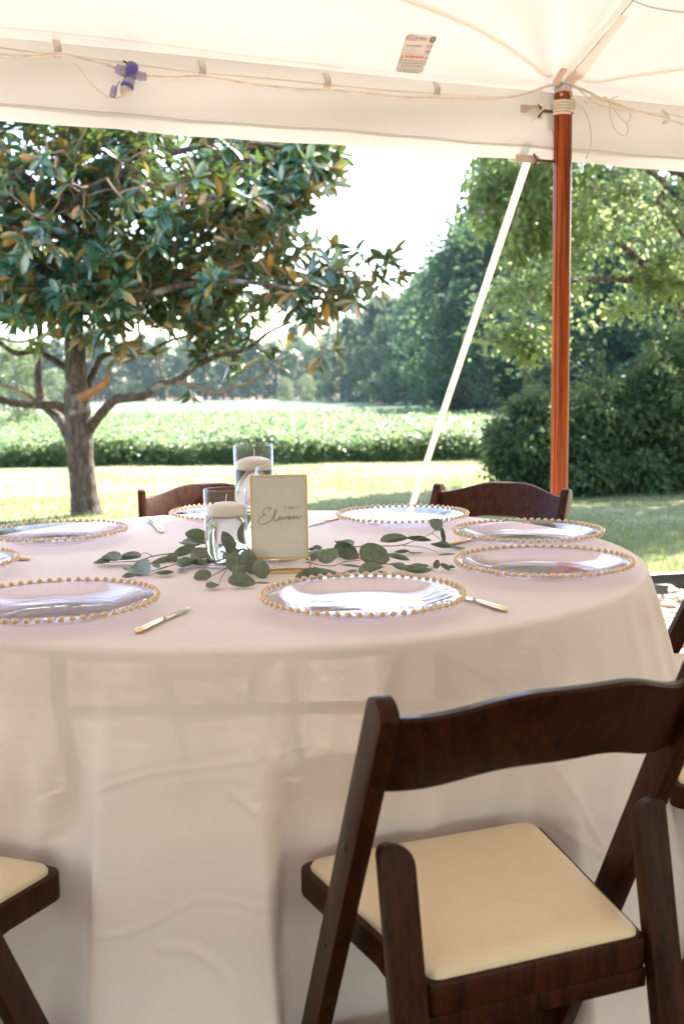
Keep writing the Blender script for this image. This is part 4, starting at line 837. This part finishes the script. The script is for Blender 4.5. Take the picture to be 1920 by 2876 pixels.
# magnolia left of the table
mag = thing('magnolia_tree', 'spreading magnolia tree with glossy leaves left of the table', 'tree', tuple(at(245, 1461, 9.4))); MO = np.array(mag.location)
pxm = 9.4/FPX
def mp(px, py, dy=0.): return at(px, py, 9.4+dy)-MO
nodes = []
tr_ = [mp(248, 1475), mp(243, 1440), mp(236, 1385), mp(227, 1300), mp(222, 1210), mp(216, 1130), mp(214, 1078), mp(212, 1000), mp(204, 900), mp(196, 790, .1), mp(205, 640, .1), mp(190, 450, .2), mp(210, 200, .2), mp(200, -100, .3)]
nodes.append(limb_obj(mag, 'trunk', tr_, [.185, .14, .117, .113, .118, .113, .096, .092, .085, .078, .065, .055, .04, .02], M['bark'], 16, 6, .025))
limbs = [([mp(205, 1168), mp(170, 1143), mp(153, 1137), (mp(115, 1138, -.05)), mp(76, 1135, -.1), mp(30, 1130, -.2), mp(-20, 1112, -.3), mp(-120, 1060, -.4)], [.05, .04, .037, .035, .034, .032, .03, .02]),
         ([mp(200, 1240), mp(184, 1205, .05), mp(168, 1178, .1), mp(140, 1150, .15), mp(118, 1125, .2), mp(109, 1090, .2), mp(107, 1050, .2), mp(112, 950, .25), mp(108, 880, .3), mp(95, 760, .4), mp(60, 600, .5)], [.055, .052, .05, .046, .042, .038, .035, .03, .026, .02, .012]),
         ([mp(245, 1215), mp(262, 1190, -.03), mp(288, 1157, -.1), mp(321, 1124, -.2), mp(360, 1117, -.3), mp(404, 1111, -.4), mp(447, 1078, -.5), mp(490, 1071, -.55), mp(551, 1028, -.6), mp(610, 1000, -.7), mp(690, 980, -.8), mp(760, 930, -.8), mp(850, 890, -.9)], [.05, .046, .042, .04, .038, .034, .03, .026, .023, .02, .016, .012, .008]),
         ([mp(490, 1071, -.55), mp(533, 1080, -.6), mp(612, 1102, -.7), mp(667, 1084, -.75), mp(700, 1075, -.8), mp(740, 1045, -.85)], [.02, .017, .014, .013, .011, .008]),
         ([mp(228, 1120), mp(245, 1092, .1), mp(256, 1060, .1), mp(268, 1035, .1), mp(286, 1002, .1), mp(320, 993, .1), mp(400, 997, .1), mp(470, 960, .1), mp(560, 930, .0)], [.04, .034, .03, .028, .025, .022, .02, .014, .01]),
         ([mp(298, 1071, -.15), mp(303, 1040, -.15), mp(318, 1015, -.15), mp(350, 1018, -.15), mp(380, 1005, -.15), mp(395, 970, -.15), mp(390, 900, -.1), mp(420, 840, -.1)], [.018, .017, .016, .016, .015, .013, .012, .009]),
         ([mp(207, 1040), mp(178, 1027), mp(133, 1000, -.1), mp(100, 985, -.2), mp(40, 990, -.3), mp(-30, 940, -.4), mp(-140, 880, -.5)], [.036, .03, .027, .025, .022, .018, .012]),
         ([mp(108, 1130, .2), mp(60, 1100, .1), mp(0, 1080, .1), mp(-80, 1070, .1)], [.02, .018, .016, .012]), ([mp(205, 920), mp(160, 945, .2), mp(130, 940, .3), mp(60, 960, .4), mp(0, 950, .5)], [.02, .018, .016, .014, .01]),
         ([mp(205, 880), mp(260, 830, .2), mp(350, 780, .3), mp(480, 700, .4), mp(620, 650, .5), mp(740, 610, .5), mp(830, 560, .5)], [.05, .042, .036, .03, .024, .018, .012]),
         ([mp(200, 800), mp(120, 740, -.2), mp(20, 720, -.3), mp(-120, 720, -.4), mp(-300, 640, -.5)], [.05, .04, .03, .025, .015]), ([mp(204, 860), mp(280, 860, -.4), mp(400, 830, -.8), mp(520, 800, -1.0), mp(650, 790, -1.1), mp(760, 800, -1.2), mp(900, 820, -1.2), mp(1020, 790, -1.2)], [.04, .034, .028, .024, .02, .016, .012, .007]),
         ([mp(205, 640), mp(300, 520, -.3), mp(450, 440, -.5), mp(650, 400, -.6), mp(860, 420, -.6)], [.045, .036, .028, .02, .01]), ([mp(195, 620), mp(80, 500, -.4), mp(-80, 420, -.5), mp(-300, 380, -.6)], [.04, .03, .022, .012]),
         ([mp(190, 450), mp(330, 250, .3), mp(520, 80, .4), mp(700, -60, .4)], [.036, .03, .02, .01]), ([mp(200, 330), mp(80, 150, .2), mp(-100, 0, .2)], [.03, .022, .01]), ([mp(205, 690), mp(200, 600, -.7), mp(230, 540, -1.3), mp(300, 500, -1.7)], [.035, .028, .02, .01])]
for P_, r_ in limbs: nodes.append(limb_obj(mag, 'limb', P_, r_, M['bark'] if r_[0] > .03 else M['twig'], 9, 5))
limb_obj(mag, 'cut_stub', [mp(214, 1128, -.02), mp(236, 1112, -.10), mp(262, 1098, -.14), mp(284, 1083, -.15), mp(300, 1068, -.15), mp(303, 1055, -.15)], [.052, .040, .032, .030, .026, .018], M['heartwood'], 10)
nodes = np.concatenate(nodes)
blobs = [(220, 520, 620, 330, 9.3, 1.7, 30), (560, 480, 330, 210, 9.2, 1.4, 13), (800, 470, 120, 150, 9.0, .7, 2.2), (450, 780, 330, 140, 9.1, 1.2, 7), (60, 760, 260, 130, 9.4, 1.3, 4), (700, 800, 180, 100, 8.5, .7, 2.4), (930, 820, 170, 100, 8.3, .5, 1.9), (1050, 775, 70, 50, 8.25, .3, .7), (640, 970, 190, 60, 8.6, .5, 1.3), (360, 930, 200, 60, 9.0, .8, 1.2), (-260, 500, 400, 400, 9.4, 1.7, 10), (250, 60, 700, 300, 9.6, 1.9, 16), (200, -260, 450, 250, 9.6, 1.5, 7), (770, 560, 110, 130, 8.9, .7, 2.0), (700, 640, 140, 80, 8.8, .7, 1.6), (880, 450, 70, 70, 8.8, .4, .8), (320, 830, 300, 90, 9.0, 1.0, 4), (580, 850, 210, 90, 8.8, .8, 3), (100, 860, 200, 70, 9.2, 1.0, 2)]
tips = blob_pts(blobs, 2500)-MO; kk = vnoise(tips, 2.6, 3) > -.27; tips = tips[kk]
extra = [mp(98, 962, -.9), mp(225, 948, -.85), mp(270, 955, -.8), mp(300, 925, -.8), mp(800, 985, -.9), mp(770, 1010, -.9), mp(900, 1003, -1.), mp(940, 985, -1.0), mp(680, 1040, -.8), mp(535, 1098, -.6), mp(1120, 770, -1.1), mp(1090, 730, -1.1), mp(950, 430, -.4), mp(940, 520, -.4), mp(640, 1025, -.7), mp(735, 985, -.8), mp(880, 700, -.6), mp(840, 790, -1.1), mp(890, 870, -1.1), mp(1000, 850, -1.1), mp(330, 905, -.7), mp(400, 880, -.8), mp(470, 920, -.8), mp(540, 900, -.9), mp(600, 930, -.9), mp(660, 905, -.9), mp(700, 950, -.9), mp(440, 1000, -.5), mp(350, 960, -.6), mp(560, 990, -.8)]+[mp(x_, y_, -1.15+.25*((i_*7) % 5)/5) for i_, (x_, y_) in enumerate(((860, 760), (900, 735), (940, 780), (985, 745), (965, 830), (1010, 800), (1045, 765), (1060, 815), (920, 845), (870, 825), (830, 735), (795, 705), (790, 820), (1005, 705), (1085, 790), (855, 690), (825, 860), (760, 760), (740, 850), (930, 700), (890, 790), (1030, 735)))]
tips = np.concatenate([tips, np.array(extra)])
tw, dr = grow(nodes, tips)
mb = MB()
for t_ in tw: mb.add(*tube(t_, [.009, .0075, .006, .0045], 4, cap=False))
tag(mb.build('twigs', M['twig'], mag), kind='stuff')
# whorls of long leaves at the twig ends
nl = 9; n = len(tips); pos = np.repeat(tips, nl, 0)+rng.normal(size=(n*nl, 3))*.012
out = unit(np.repeat(unit(dr+np.array([0, 0, .25])), nl, 0)); a = np.tile(np.arange(nl)*2.4, n)+np.repeat(rng.uniform(0, 6, n), nl)
e1 = unit(np.cross(out, np.array([.3, .2, 1.])+rng.normal(size=out.shape)*.05)); e2 = np.cross(out, e1)
spread = rng.uniform(.55, 1.25, (n*nl, 1)); axis = out*(1.05-spread*.55)+(e1*np.cos(a)[:, None]+e2*np.sin(a)[:, None])*spread; axis[:, 2] -= rng.uniform(.0, .45, n*nl)
axis = unit(axis); nrm = unit(np.array([0, 0, .55])+out*1.0+rng.normal(size=out.shape)*.25)
Ln = rng.uniform(.11, .19, n*nl); Wd = Ln*rng.uniform(.30, .39, n*nl)
tint = np.stack([rng.uniform(0, .90, n*nl), rng.uniform(0, 1, n*nl), np.zeros(n*nl)], 1)
tint[rng.random(n*nl) < .06, 0] = rng.uniform(.94, 1)
yng = np.repeat(rng.random(n) < .10, nl); tint[yng, 0] = rng.uniform(.86, .95, yng.sum())
V, Fs = leaf_batch(pos, axis, nrm, Ln, Wd, MAG_V, [MAG_T, MAG_Q])
# the 300 leaves that show largest become parts of their own, the rest stays one mass
cp = pos+MO; dist = cp[:, 1].copy(); inview = (np.abs(cp[:, 0]/cp[:, 1]) < .31) & ((cp[:, 2]-CZ)/cp[:, 1] < .20); dist[~inview] = 99
near = np.argsort(dist)[:297]; isn = np.zeros(n*nl, bool); isn[near] = True
V = V.reshape(n*nl, 11, 3); keep = ~isn; m_ = keep.sum(); off = (np.arange(m_)*11)[:, None, None]
obj_ = obj('crown', np_mesh('crown', V[keep].reshape(-1, 3), [(MAG_T[None]+off).reshape(-1, 3), (MAG_Q[None]+off).reshape(-1, 4)], M['mag'], colr=np.repeat(tint[keep], 11, 0)), mag); tag(obj_, kind='stuff')
for j in near: obj('leaf', np_mesh('leaf', V[j]-pos[j], [MAG_T, MAG_Q], M['mag'], colr=np.repeat(tint[j:j+1], 11, 0)), mag, tuple(pos[j]))

def leafy(parent, clumps, per, rad, lsize, m_, flat=.55, tlo=0., thi=1., name='crown', wl=.62, up=.8, dirs=None):
    n = len(clumps); q = rnd_unit(n*per)*(rng.uniform(0, 1, (n*per, 1))**.45)*np.repeat(rad, per)[:, None]; q[:, 2] *= flat
    if dirs is not None: q = q*.62+np.repeat(dirs, per, 0)*(rng.uniform(-1.5, .6, (n*per, 1)))*np.repeat(rad, per)[:, None]
    pos = np.repeat(clumps, per, 0)+q; ax = unit(q+rng.normal(size=q.shape)*np.repeat(rad, per)[:, None]*.6+np.array([0, 0, -.1])); nr = unit(np.array([0, 0, up])+rng.normal(size=q.shape)*.5)
    L_ = rng.uniform(.7, 1.25, n*per)*lsize; tn = np.clip(np.repeat(rng.uniform(tlo, thi, n), per)+rng.normal(size=n*per)*.18, 0, 1)
    V, Fs = leaf_batch(pos, ax, nr, L_, L_*wl, KITE_V, [KITE_F]); c = np.repeat(np.stack([tn, tn, tn], 1), 4, 0)
    o = obj(name, np_mesh(name, V, Fs, m_, smooth=False, colr=c), parent); tag(o, kind='stuff'); return o

# broadleaf tree on the right, its limbs reaching in over the shrubs
oak = thing('broadleaf_tree', 'large light green broadleaf tree reaching over the shrubs behind the pole', 'tree', (6.1, 13.6, float(gz(6, 13.6)))); OO = np.array(oak.location)
def op(px, py, Y): return at(px, py, Y)-OO
nodes = [limb_obj(oak, 'trunk', [(0, 0, -.1), (-.05, 0, .8), (-.15, 0, 2), (-.1, .1, 3.6), (.1, .2, 5.5), (0, .2, 8)], [.30, .24, .22, .19, .13, .04], M['bark'], 14)]
for P_, r_ in (([np.array([-.1, 0, 1.6]), op(2060, 960, 13.2), op(1920, 868, 13), op(1830, 800, 12.8), op(1740, 782, 12.6), op(1640, 785, 12.4), op(1540, 800, 12.2)], [.10, .085, .07, .055, .045, .03, .012]),
               ([np.array([-.1, 0, 2.1]), op(2080, 790, 13.3), op(1950, 790, 13), op(1860, 770, 12.7), op(1780, 720, 12.6), op(1700, 650, 12.4), op(1610, 655, 12.2), op(1480, 640, 12)], [.09, .07, .06, .05, .04, .03, .022, .01]),
               ([np.array([-.1, 0, 2.8]), op(1990, 690, 13), op(1890, 610, 12.8), op(1850, 570, 12.7), op(1870, 520, 12.7), op(1800, 470, 12.6), op(1650, 420, 12.5)], [.08, .06, .05, .045, .035, .028, .012]),
               ([np.array([-.05, 0, 3.4]), op(1900, 480, 13), op(1760, 330, 12.8), op(1560, 250, 12.6)], [.08, .06, .04, .012]), ([np.array([0, .1, 4.6]), op(1950, 180, 13), op(1800, -50, 13)], [.06, .04, .015]), ([np.array([0, 0, 3.]), (1.2, .3, 4.2), (2.6, .5, 5.4)], [.08, .05, .015])):
    nodes.append(limb_obj(oak, 'limb', P_, r_, M['bark'], 8, 5))
nodes = np.concatenate(nodes)
blobs = [(1470, 560, 130, 230, 12.3, 1.2, 9), (1450, 850, 120, 110, 12.1, .8, 3.5), (1520, 940, 70, 60, 12.1, .5, 1.0), (1600, 760, 190, 150, 12.3, 1.0, 6), (1750, 560, 260, 260, 12.8, 1.5, 14), (1850, 800, 170, 75, 12.4, .8, 2.6), (1760, 860, 120, 40, 12.2, .5, .9), (1650, 250, 380, 250, 13, 1.8, 10), (1900, -50, 400, 300, 13.3, 2, 8), (2200, 400, 350, 450, 13.6, 2.2, 12), (2150, -100, 500, 500, 11.6, 1.6, 38), (1700, -250, 300, 300, 11.5, 1.5, 18), (1400, 930, 60, 60, 12, .4, .7), (1480, 980, 45, 35, 12, .3, .5), (1345, 600, 40, 200, 12.3, .5, 1.2)]
tips = blob_pts(blobs, 2050)-OO; tips = tips[(vnoise(tips, 2.1, 8) > -.10) | (tips[:, 2] > 4.6)]  # unseen upper crown packed dense, added to shade the right of the lawn
tw, dr = grow(nodes, tips, 3, .02); mb = MB()
for t_ in tw: mb.add(*tube(t_, [.013, .010, .007, .004], 4, cap=False))
tag(mb.build('twigs', M['twig'], oak), kind='stuff')
leafy(oak, tips, 38, rng.uniform(.16, .44, len(tips)), .088, M['oak'], .42, .0, 1.0, dirs=dr)

# shrubs below it
def shrub(lb, bl, n, per, base, seed):
    o = thing('leafy_shrub', lb, 'shrub', tuple(base), 0, 'shrubs at the edge of the lawn'); B = np.array(base)
    tips = blob_pts(bl, n)-B; tips = tips[tips[:, 2] > .04]; mb = MB()
    for k_ in range(9):
        a_ = rng.uniform(0, 6.28); mb.add(*tube(spline([(.12*math.cos(a_), .12*math.sin(a_), -.03), (.25*math.cos(a_), .2*math.sin(a_), .4), tips[rng.integers(len(tips))]], 4), [.018]*5+[.008]*4 if False else np.linspace(.018, .005, 9), 5))
    mb.build('stem', M['twig'], o); zq = np.argsort(-tips[:, 2])[:len(tips)//4]; sh_, mb = [], MB()
    for k_ in range(26):
        p = tips[rng.choice(zq)]; d = unit(np.array([rng.normal()*.5, rng.normal()*.4-.2, 1.])); ln_ = rng.uniform(.18, .42); e_ = p+d*ln_+np.array([rng.normal()*.05, 0, -.04]); mb.add(*tube(spline([p-d*.1, p+d*ln_*.5, e_], 3), .004, 4))
        sh_ += [p+(e_-p)*q for q in (.25, .45, .65, .82, 1.0)]
    tag(mb.build('shoots', M['twig'], o), kind='stuff'); leafy(o, np.array(sh_), 6, np.full(len(sh_), .055), .06, M['shrub'], 1., .5, 1.0, 'shoot_leaves', .45)
    leafy(o, tips, per, rng.uniform(.10, .20, len(tips)), .072, M['shrub'], .8, 0, 1.0, 'foliage', .5)
by = lambda x, Y: (x, Y, float(gz(x, Y)))
shrub('low arching shrub at the left end of the shrub row', [(1480, 1290, 95, 95, 10.7, .45, 4), (1420, 1250, 55, 60, 10.6, .3, 1.4), (1540, 1220, 90, 90, 10.8, .5, 3), (1490, 1160, 40, 40, 10.7, .2, .6)], 420, 40, by(1.98, 10.75), 1)
shrub('rounded dark green shrub in the middle of the row, behind the pole', [(1650, 1260, 130, 130, 11.0, .6, 5), (1700, 1170, 120, 90, 11.1, .6, 4), (1620, 1340, 150, 60, 10.7, .5, 2.5), (1760, 1330, 120, 70, 10.8, .5, 2.5)], 620, 40, by(2.65, 11.0), 2)
shrub('tallest dark shrub at the right edge of the photo', [(1880, 1180, 150, 200, 11.2, .7, 6), (1920, 1040, 120, 110, 11.4, .6, 3), (1850, 1340, 130, 60, 10.9, .5, 2), (2000, 1200, 150, 200, 11.2, .7, 4)], 720, 40, by(3.7, 11.2), 3)

# ------------------------------------------------------------------ the woods beyond the field
def proto_crown(seed, n, shape):
    r0 = np.random.default_rng(seed); K = 190; t = r0.uniform(.04, 1, K)**.9
    if shape == 'cone': rr = .24*(1-t)**.75+.025
    else: rr = .30*np.sin(np.pi*np.clip(t*.86+.12, 0, 1))**.6
    a = r0.uniform(0, 6.28, K); q = r0.uniform(.55, 1.05, K); C = np.stack([rr*q*np.cos(a), rr*q*np.sin(a), t], 1); cr = r0.uniform(.035, .075, K)*(1-.4*t if shape == 'cone' else 1)
    per = n//K; d = unit(r0.normal(size=(K*per, 3)))*r0.uniform(.3, 1, (K*per, 1))**.5*np.repeat(cr, per)[:, None]; d[:, 2] *= .7
    pos = np.repeat(C, per, 0)+d; ax = unit(d+r0.normal(size=d.shape)*.03); nr = unit(np.array([0, 0, .7])+r0.normal(size=d.shape)*.6); L_ = r0.uniform(.018, .034, K*per)
    tn = np.clip(np.repeat(r0.uniform(0, .9, K), per)+r0.normal(size=K*per)*.15, 0, 1)
    V, Fs = leaf_batch(pos, ax, nr, L_, L_*.75, KITE_V, [KITE_F]); return V, Fs, np.repeat(np.stack([tn]*3, 1), 4, 0)
crowns = []
for sd, shp in ((21, 'cone'), (22, 'round'), (23, 'cone'), (24, 'round')):
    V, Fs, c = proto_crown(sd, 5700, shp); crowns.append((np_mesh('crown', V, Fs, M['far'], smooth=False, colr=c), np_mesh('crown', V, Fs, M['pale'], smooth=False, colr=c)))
mb = MB(); mb.add(*tube([(0, 0, -.02), (.004, 0, .3), (0, .004, .6), (0, 0, .95)], [.018, .015, .010, .003], 7)); tk = mb.build('trunk', M['twig']); trunk_me = tk.data; bpy.data.objects.remove(tk)
def far_tree(px, top, Y, k_, lb, grp, pale=0, wide=1.0, name='woodland_tree'):
    p = at(px, top, Y); z0 = float(gz(p[0], Y)); H_ = p[2]-z0
    t = thing(name, lb, 'tree', (p[0], Y, z0), rng.uniform(0, 6.28), grp)
    for me, nm in ((trunk_me, 'trunk'), (crowns[k_ % 4][pale], 'crown')):
        o = obj(nm, me, t); o.scale = (H_*wide, H_*wide, H_)
        if nm == 'crown': o['kind'] = 'stuff'
ALL = 'hazy woods beyond the field'
def row(x0, x1, step, t0, t1, Y0, Y1, jit, lb, grp, wide=1.0):
    x = x0
    while x <= x1:
        q = (x-x0)/(x1-x0+1e-6); far_tree(x+rng.uniform(-.3, .3)*step, t0+(t1-t0)*q+rng.normal()*jit, Y0+(Y1-Y0)*q+rng.uniform(-4, 4), int(rng.integers(4)), lb, grp, 0, wide*rng.uniform(.85, 1.2)); x += step
LB1 = 'dark hazy tree in the woods across the far end of the field'
LB2 = 'tall forest tree in the wood edge climbing right of the field'
LB3 = 'dark shaded tree in the thicket behind the broadleaf tree'
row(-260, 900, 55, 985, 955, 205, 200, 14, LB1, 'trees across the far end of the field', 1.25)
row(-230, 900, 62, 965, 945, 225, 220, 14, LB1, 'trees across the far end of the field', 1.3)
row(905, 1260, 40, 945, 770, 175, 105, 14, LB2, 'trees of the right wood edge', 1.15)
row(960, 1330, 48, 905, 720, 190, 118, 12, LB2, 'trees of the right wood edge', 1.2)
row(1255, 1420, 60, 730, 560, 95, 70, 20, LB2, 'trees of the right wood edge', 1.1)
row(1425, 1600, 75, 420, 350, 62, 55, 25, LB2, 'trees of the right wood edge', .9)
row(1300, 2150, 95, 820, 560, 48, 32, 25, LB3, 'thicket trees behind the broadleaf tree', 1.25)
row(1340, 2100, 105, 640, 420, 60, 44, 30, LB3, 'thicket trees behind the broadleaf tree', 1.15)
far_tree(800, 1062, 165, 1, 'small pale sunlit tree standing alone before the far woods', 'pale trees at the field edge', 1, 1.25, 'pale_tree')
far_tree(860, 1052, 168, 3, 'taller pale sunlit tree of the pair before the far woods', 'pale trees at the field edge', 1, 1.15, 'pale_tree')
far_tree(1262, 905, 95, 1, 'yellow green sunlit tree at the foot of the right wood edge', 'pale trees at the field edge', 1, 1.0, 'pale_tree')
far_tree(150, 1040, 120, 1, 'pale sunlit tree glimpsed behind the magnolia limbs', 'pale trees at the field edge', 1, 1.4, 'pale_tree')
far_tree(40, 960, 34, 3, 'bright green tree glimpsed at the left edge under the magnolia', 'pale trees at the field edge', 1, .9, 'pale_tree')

# ------------------------------------------------------------------ soybean field
SY0 = 17.25
yy_ = np.concatenate([np.linspace(SY0-.05, SY0+.5, 4), np.linspace(18.2, 60, 60), np.linspace(62, 215, 40)]); xx_ = np.concatenate([np.linspace(-90, -16, 20), np.linspace(-15, 15, 90), np.linspace(16, 60, 12)])
def soyz(x, y):
    h = .28*np.clip((y-SY0-.25)/.5, 0, 1)**.7; return gz(x, y)+h+.03*np.sin(x*4.1+np.sin(y*3))*np.sin(y*5.3+x)*np.clip((y-SY0)/.4, 0, 1)
V, F = grid_sheet(xx_, yy_, soyz)
soy = thing('soybean_field', 'dense leafy green soybean crop filling the field beyond the lawn', 'crop'); soy['kind'] = 'stuff'
obj('understory', np_mesh('understory', V, F, M['soymass']), soy)
n = 95000; iv = rng.uniform(1/75., 1/SY0, n); Y = 1/iv; X = rng.uniform(-.42, .36, n)*Y; rag = .16*np.sin(X*1.3)+.10*np.sin(X*3.7+1)+.06*np.sin(X*9.1); fr_ = rng.random(n) < .26; X = np.where(fr_, rng.uniform(-.42, .36, n)*SY0, X); rag = .16*np.sin(X*1.3)+.10*np.sin(X*3.7+1)+.06*np.sin(X*9.1); Y = np.where(fr_, SY0+rag+np.abs(rng.normal(size=n))*.28, Y)
frontness = np.clip((Y-SY0-rag)/.45, 0, 1); hh = .42+.07*np.sin(X*2.3+np.sin(Y*1.7)*2)*1+rng.normal(size=n)*.035
zf = np.where(frontness < 1, rng.uniform(.03, 1, n), rng.uniform(.72, 1.05, n)); Zs = gz(X, Y)+hh*zf
pos = np.stack([X, Y-np.where(frontness < 1, rng.uniform(0, .12, n)*zf, 0), Zs], 1)
ax = rnd_unit(n); ax[:, 2] = ax[:, 2]*.5-.15; nr = unit(np.array([0.05, -.15, .9])+rng.normal(size=(n, 3))*.42); L_ = rng.uniform(.055, .095, n)*np.clip(Y/22, 1, 2.6)**.75
tn = np.clip(rng.normal(.5, .25, n), 0, 1)
V, Fs = leaf_batch(pos, ax, nr, L_, L_*.72, KITE_V, [KITE_F]); obj('leaves', np_mesh('leaves', V, Fs, M['soy'], smooth=False, colr=np.repeat(np.stack([tn]*3, 1), 4, 0)), soy)

# ------------------------------------------------------------------ lawn grass
n = 150000; Y = 1/rng.uniform(1/17.4, 1/4.9, n); X = rng.uniform(-.36, .36, n)*Y; dn = vnoise(np.stack([X, Y, 0*X], 1), 1.3, 5); ke = (Y > np.interp(X, EDG[:, 0], EDG[:, 1])+.03) & (rng.random(n) < np.clip(.75+.6*dn, .2, 1))
X, Y, dn = X[ke], Y[ke], dn[ke]; n = len(X); hgt = rng.uniform(.018, .05, n)*np.clip(1+.5*dn, .5, 1.5); w_ = rng.uniform(.002, .004, n)*np.clip(Y/8, .8, 2); a_ = rng.uniform(0, 6.28, n); ln = rng.normal(size=(n, 2))*.6*hgt[:, None]
B = np.stack([X, Y, gz(X, Y)], 1); sd = np.stack([np.cos(a_)*w_, np.sin(a_)*w_, 0*w_], 1); tp = B+np.stack([ln[:, 0], ln[:, 1], hgt], 1)
V = np.stack([B-sd, B+sd, tp], 1).reshape(-1, 3); F = np.arange(n*3).reshape(-1, 3); tn = np.clip(.45-.35*dn+rng.normal(size=n)*.2, 0, 1)
tag(obj('grass', np_mesh('grass', V, F, M['grass'], smooth=False, colr=np.repeat(np.stack([tn]*3, 1), 3, 0))), 'short sunlit lawn grass between the tent and the crop', 'grass', kind='stuff')
# ------------------------------------------------------------------ summer haze
m, N, L = mat('summer_haze'); N.remove(N['Principled BSDF']); pv = N.new('ShaderNodeVolumePrincipled'); pv.inputs['Color'].default_value = (.74, .90, 1.0, 1); pv.inputs['Density'].default_value = .00017; pv.inputs['Anisotropy'].default_value = .1
L.new(pv.outputs[0], N['Material Output'].inputs['Volume'])
mb = MB(); mb.add(*box(0, 325, 15, 960, 790, 56)); tag(mb.build('haze', m, smooth=False), 'thin pale summer haze over the field', 'haze', kind='stuff')
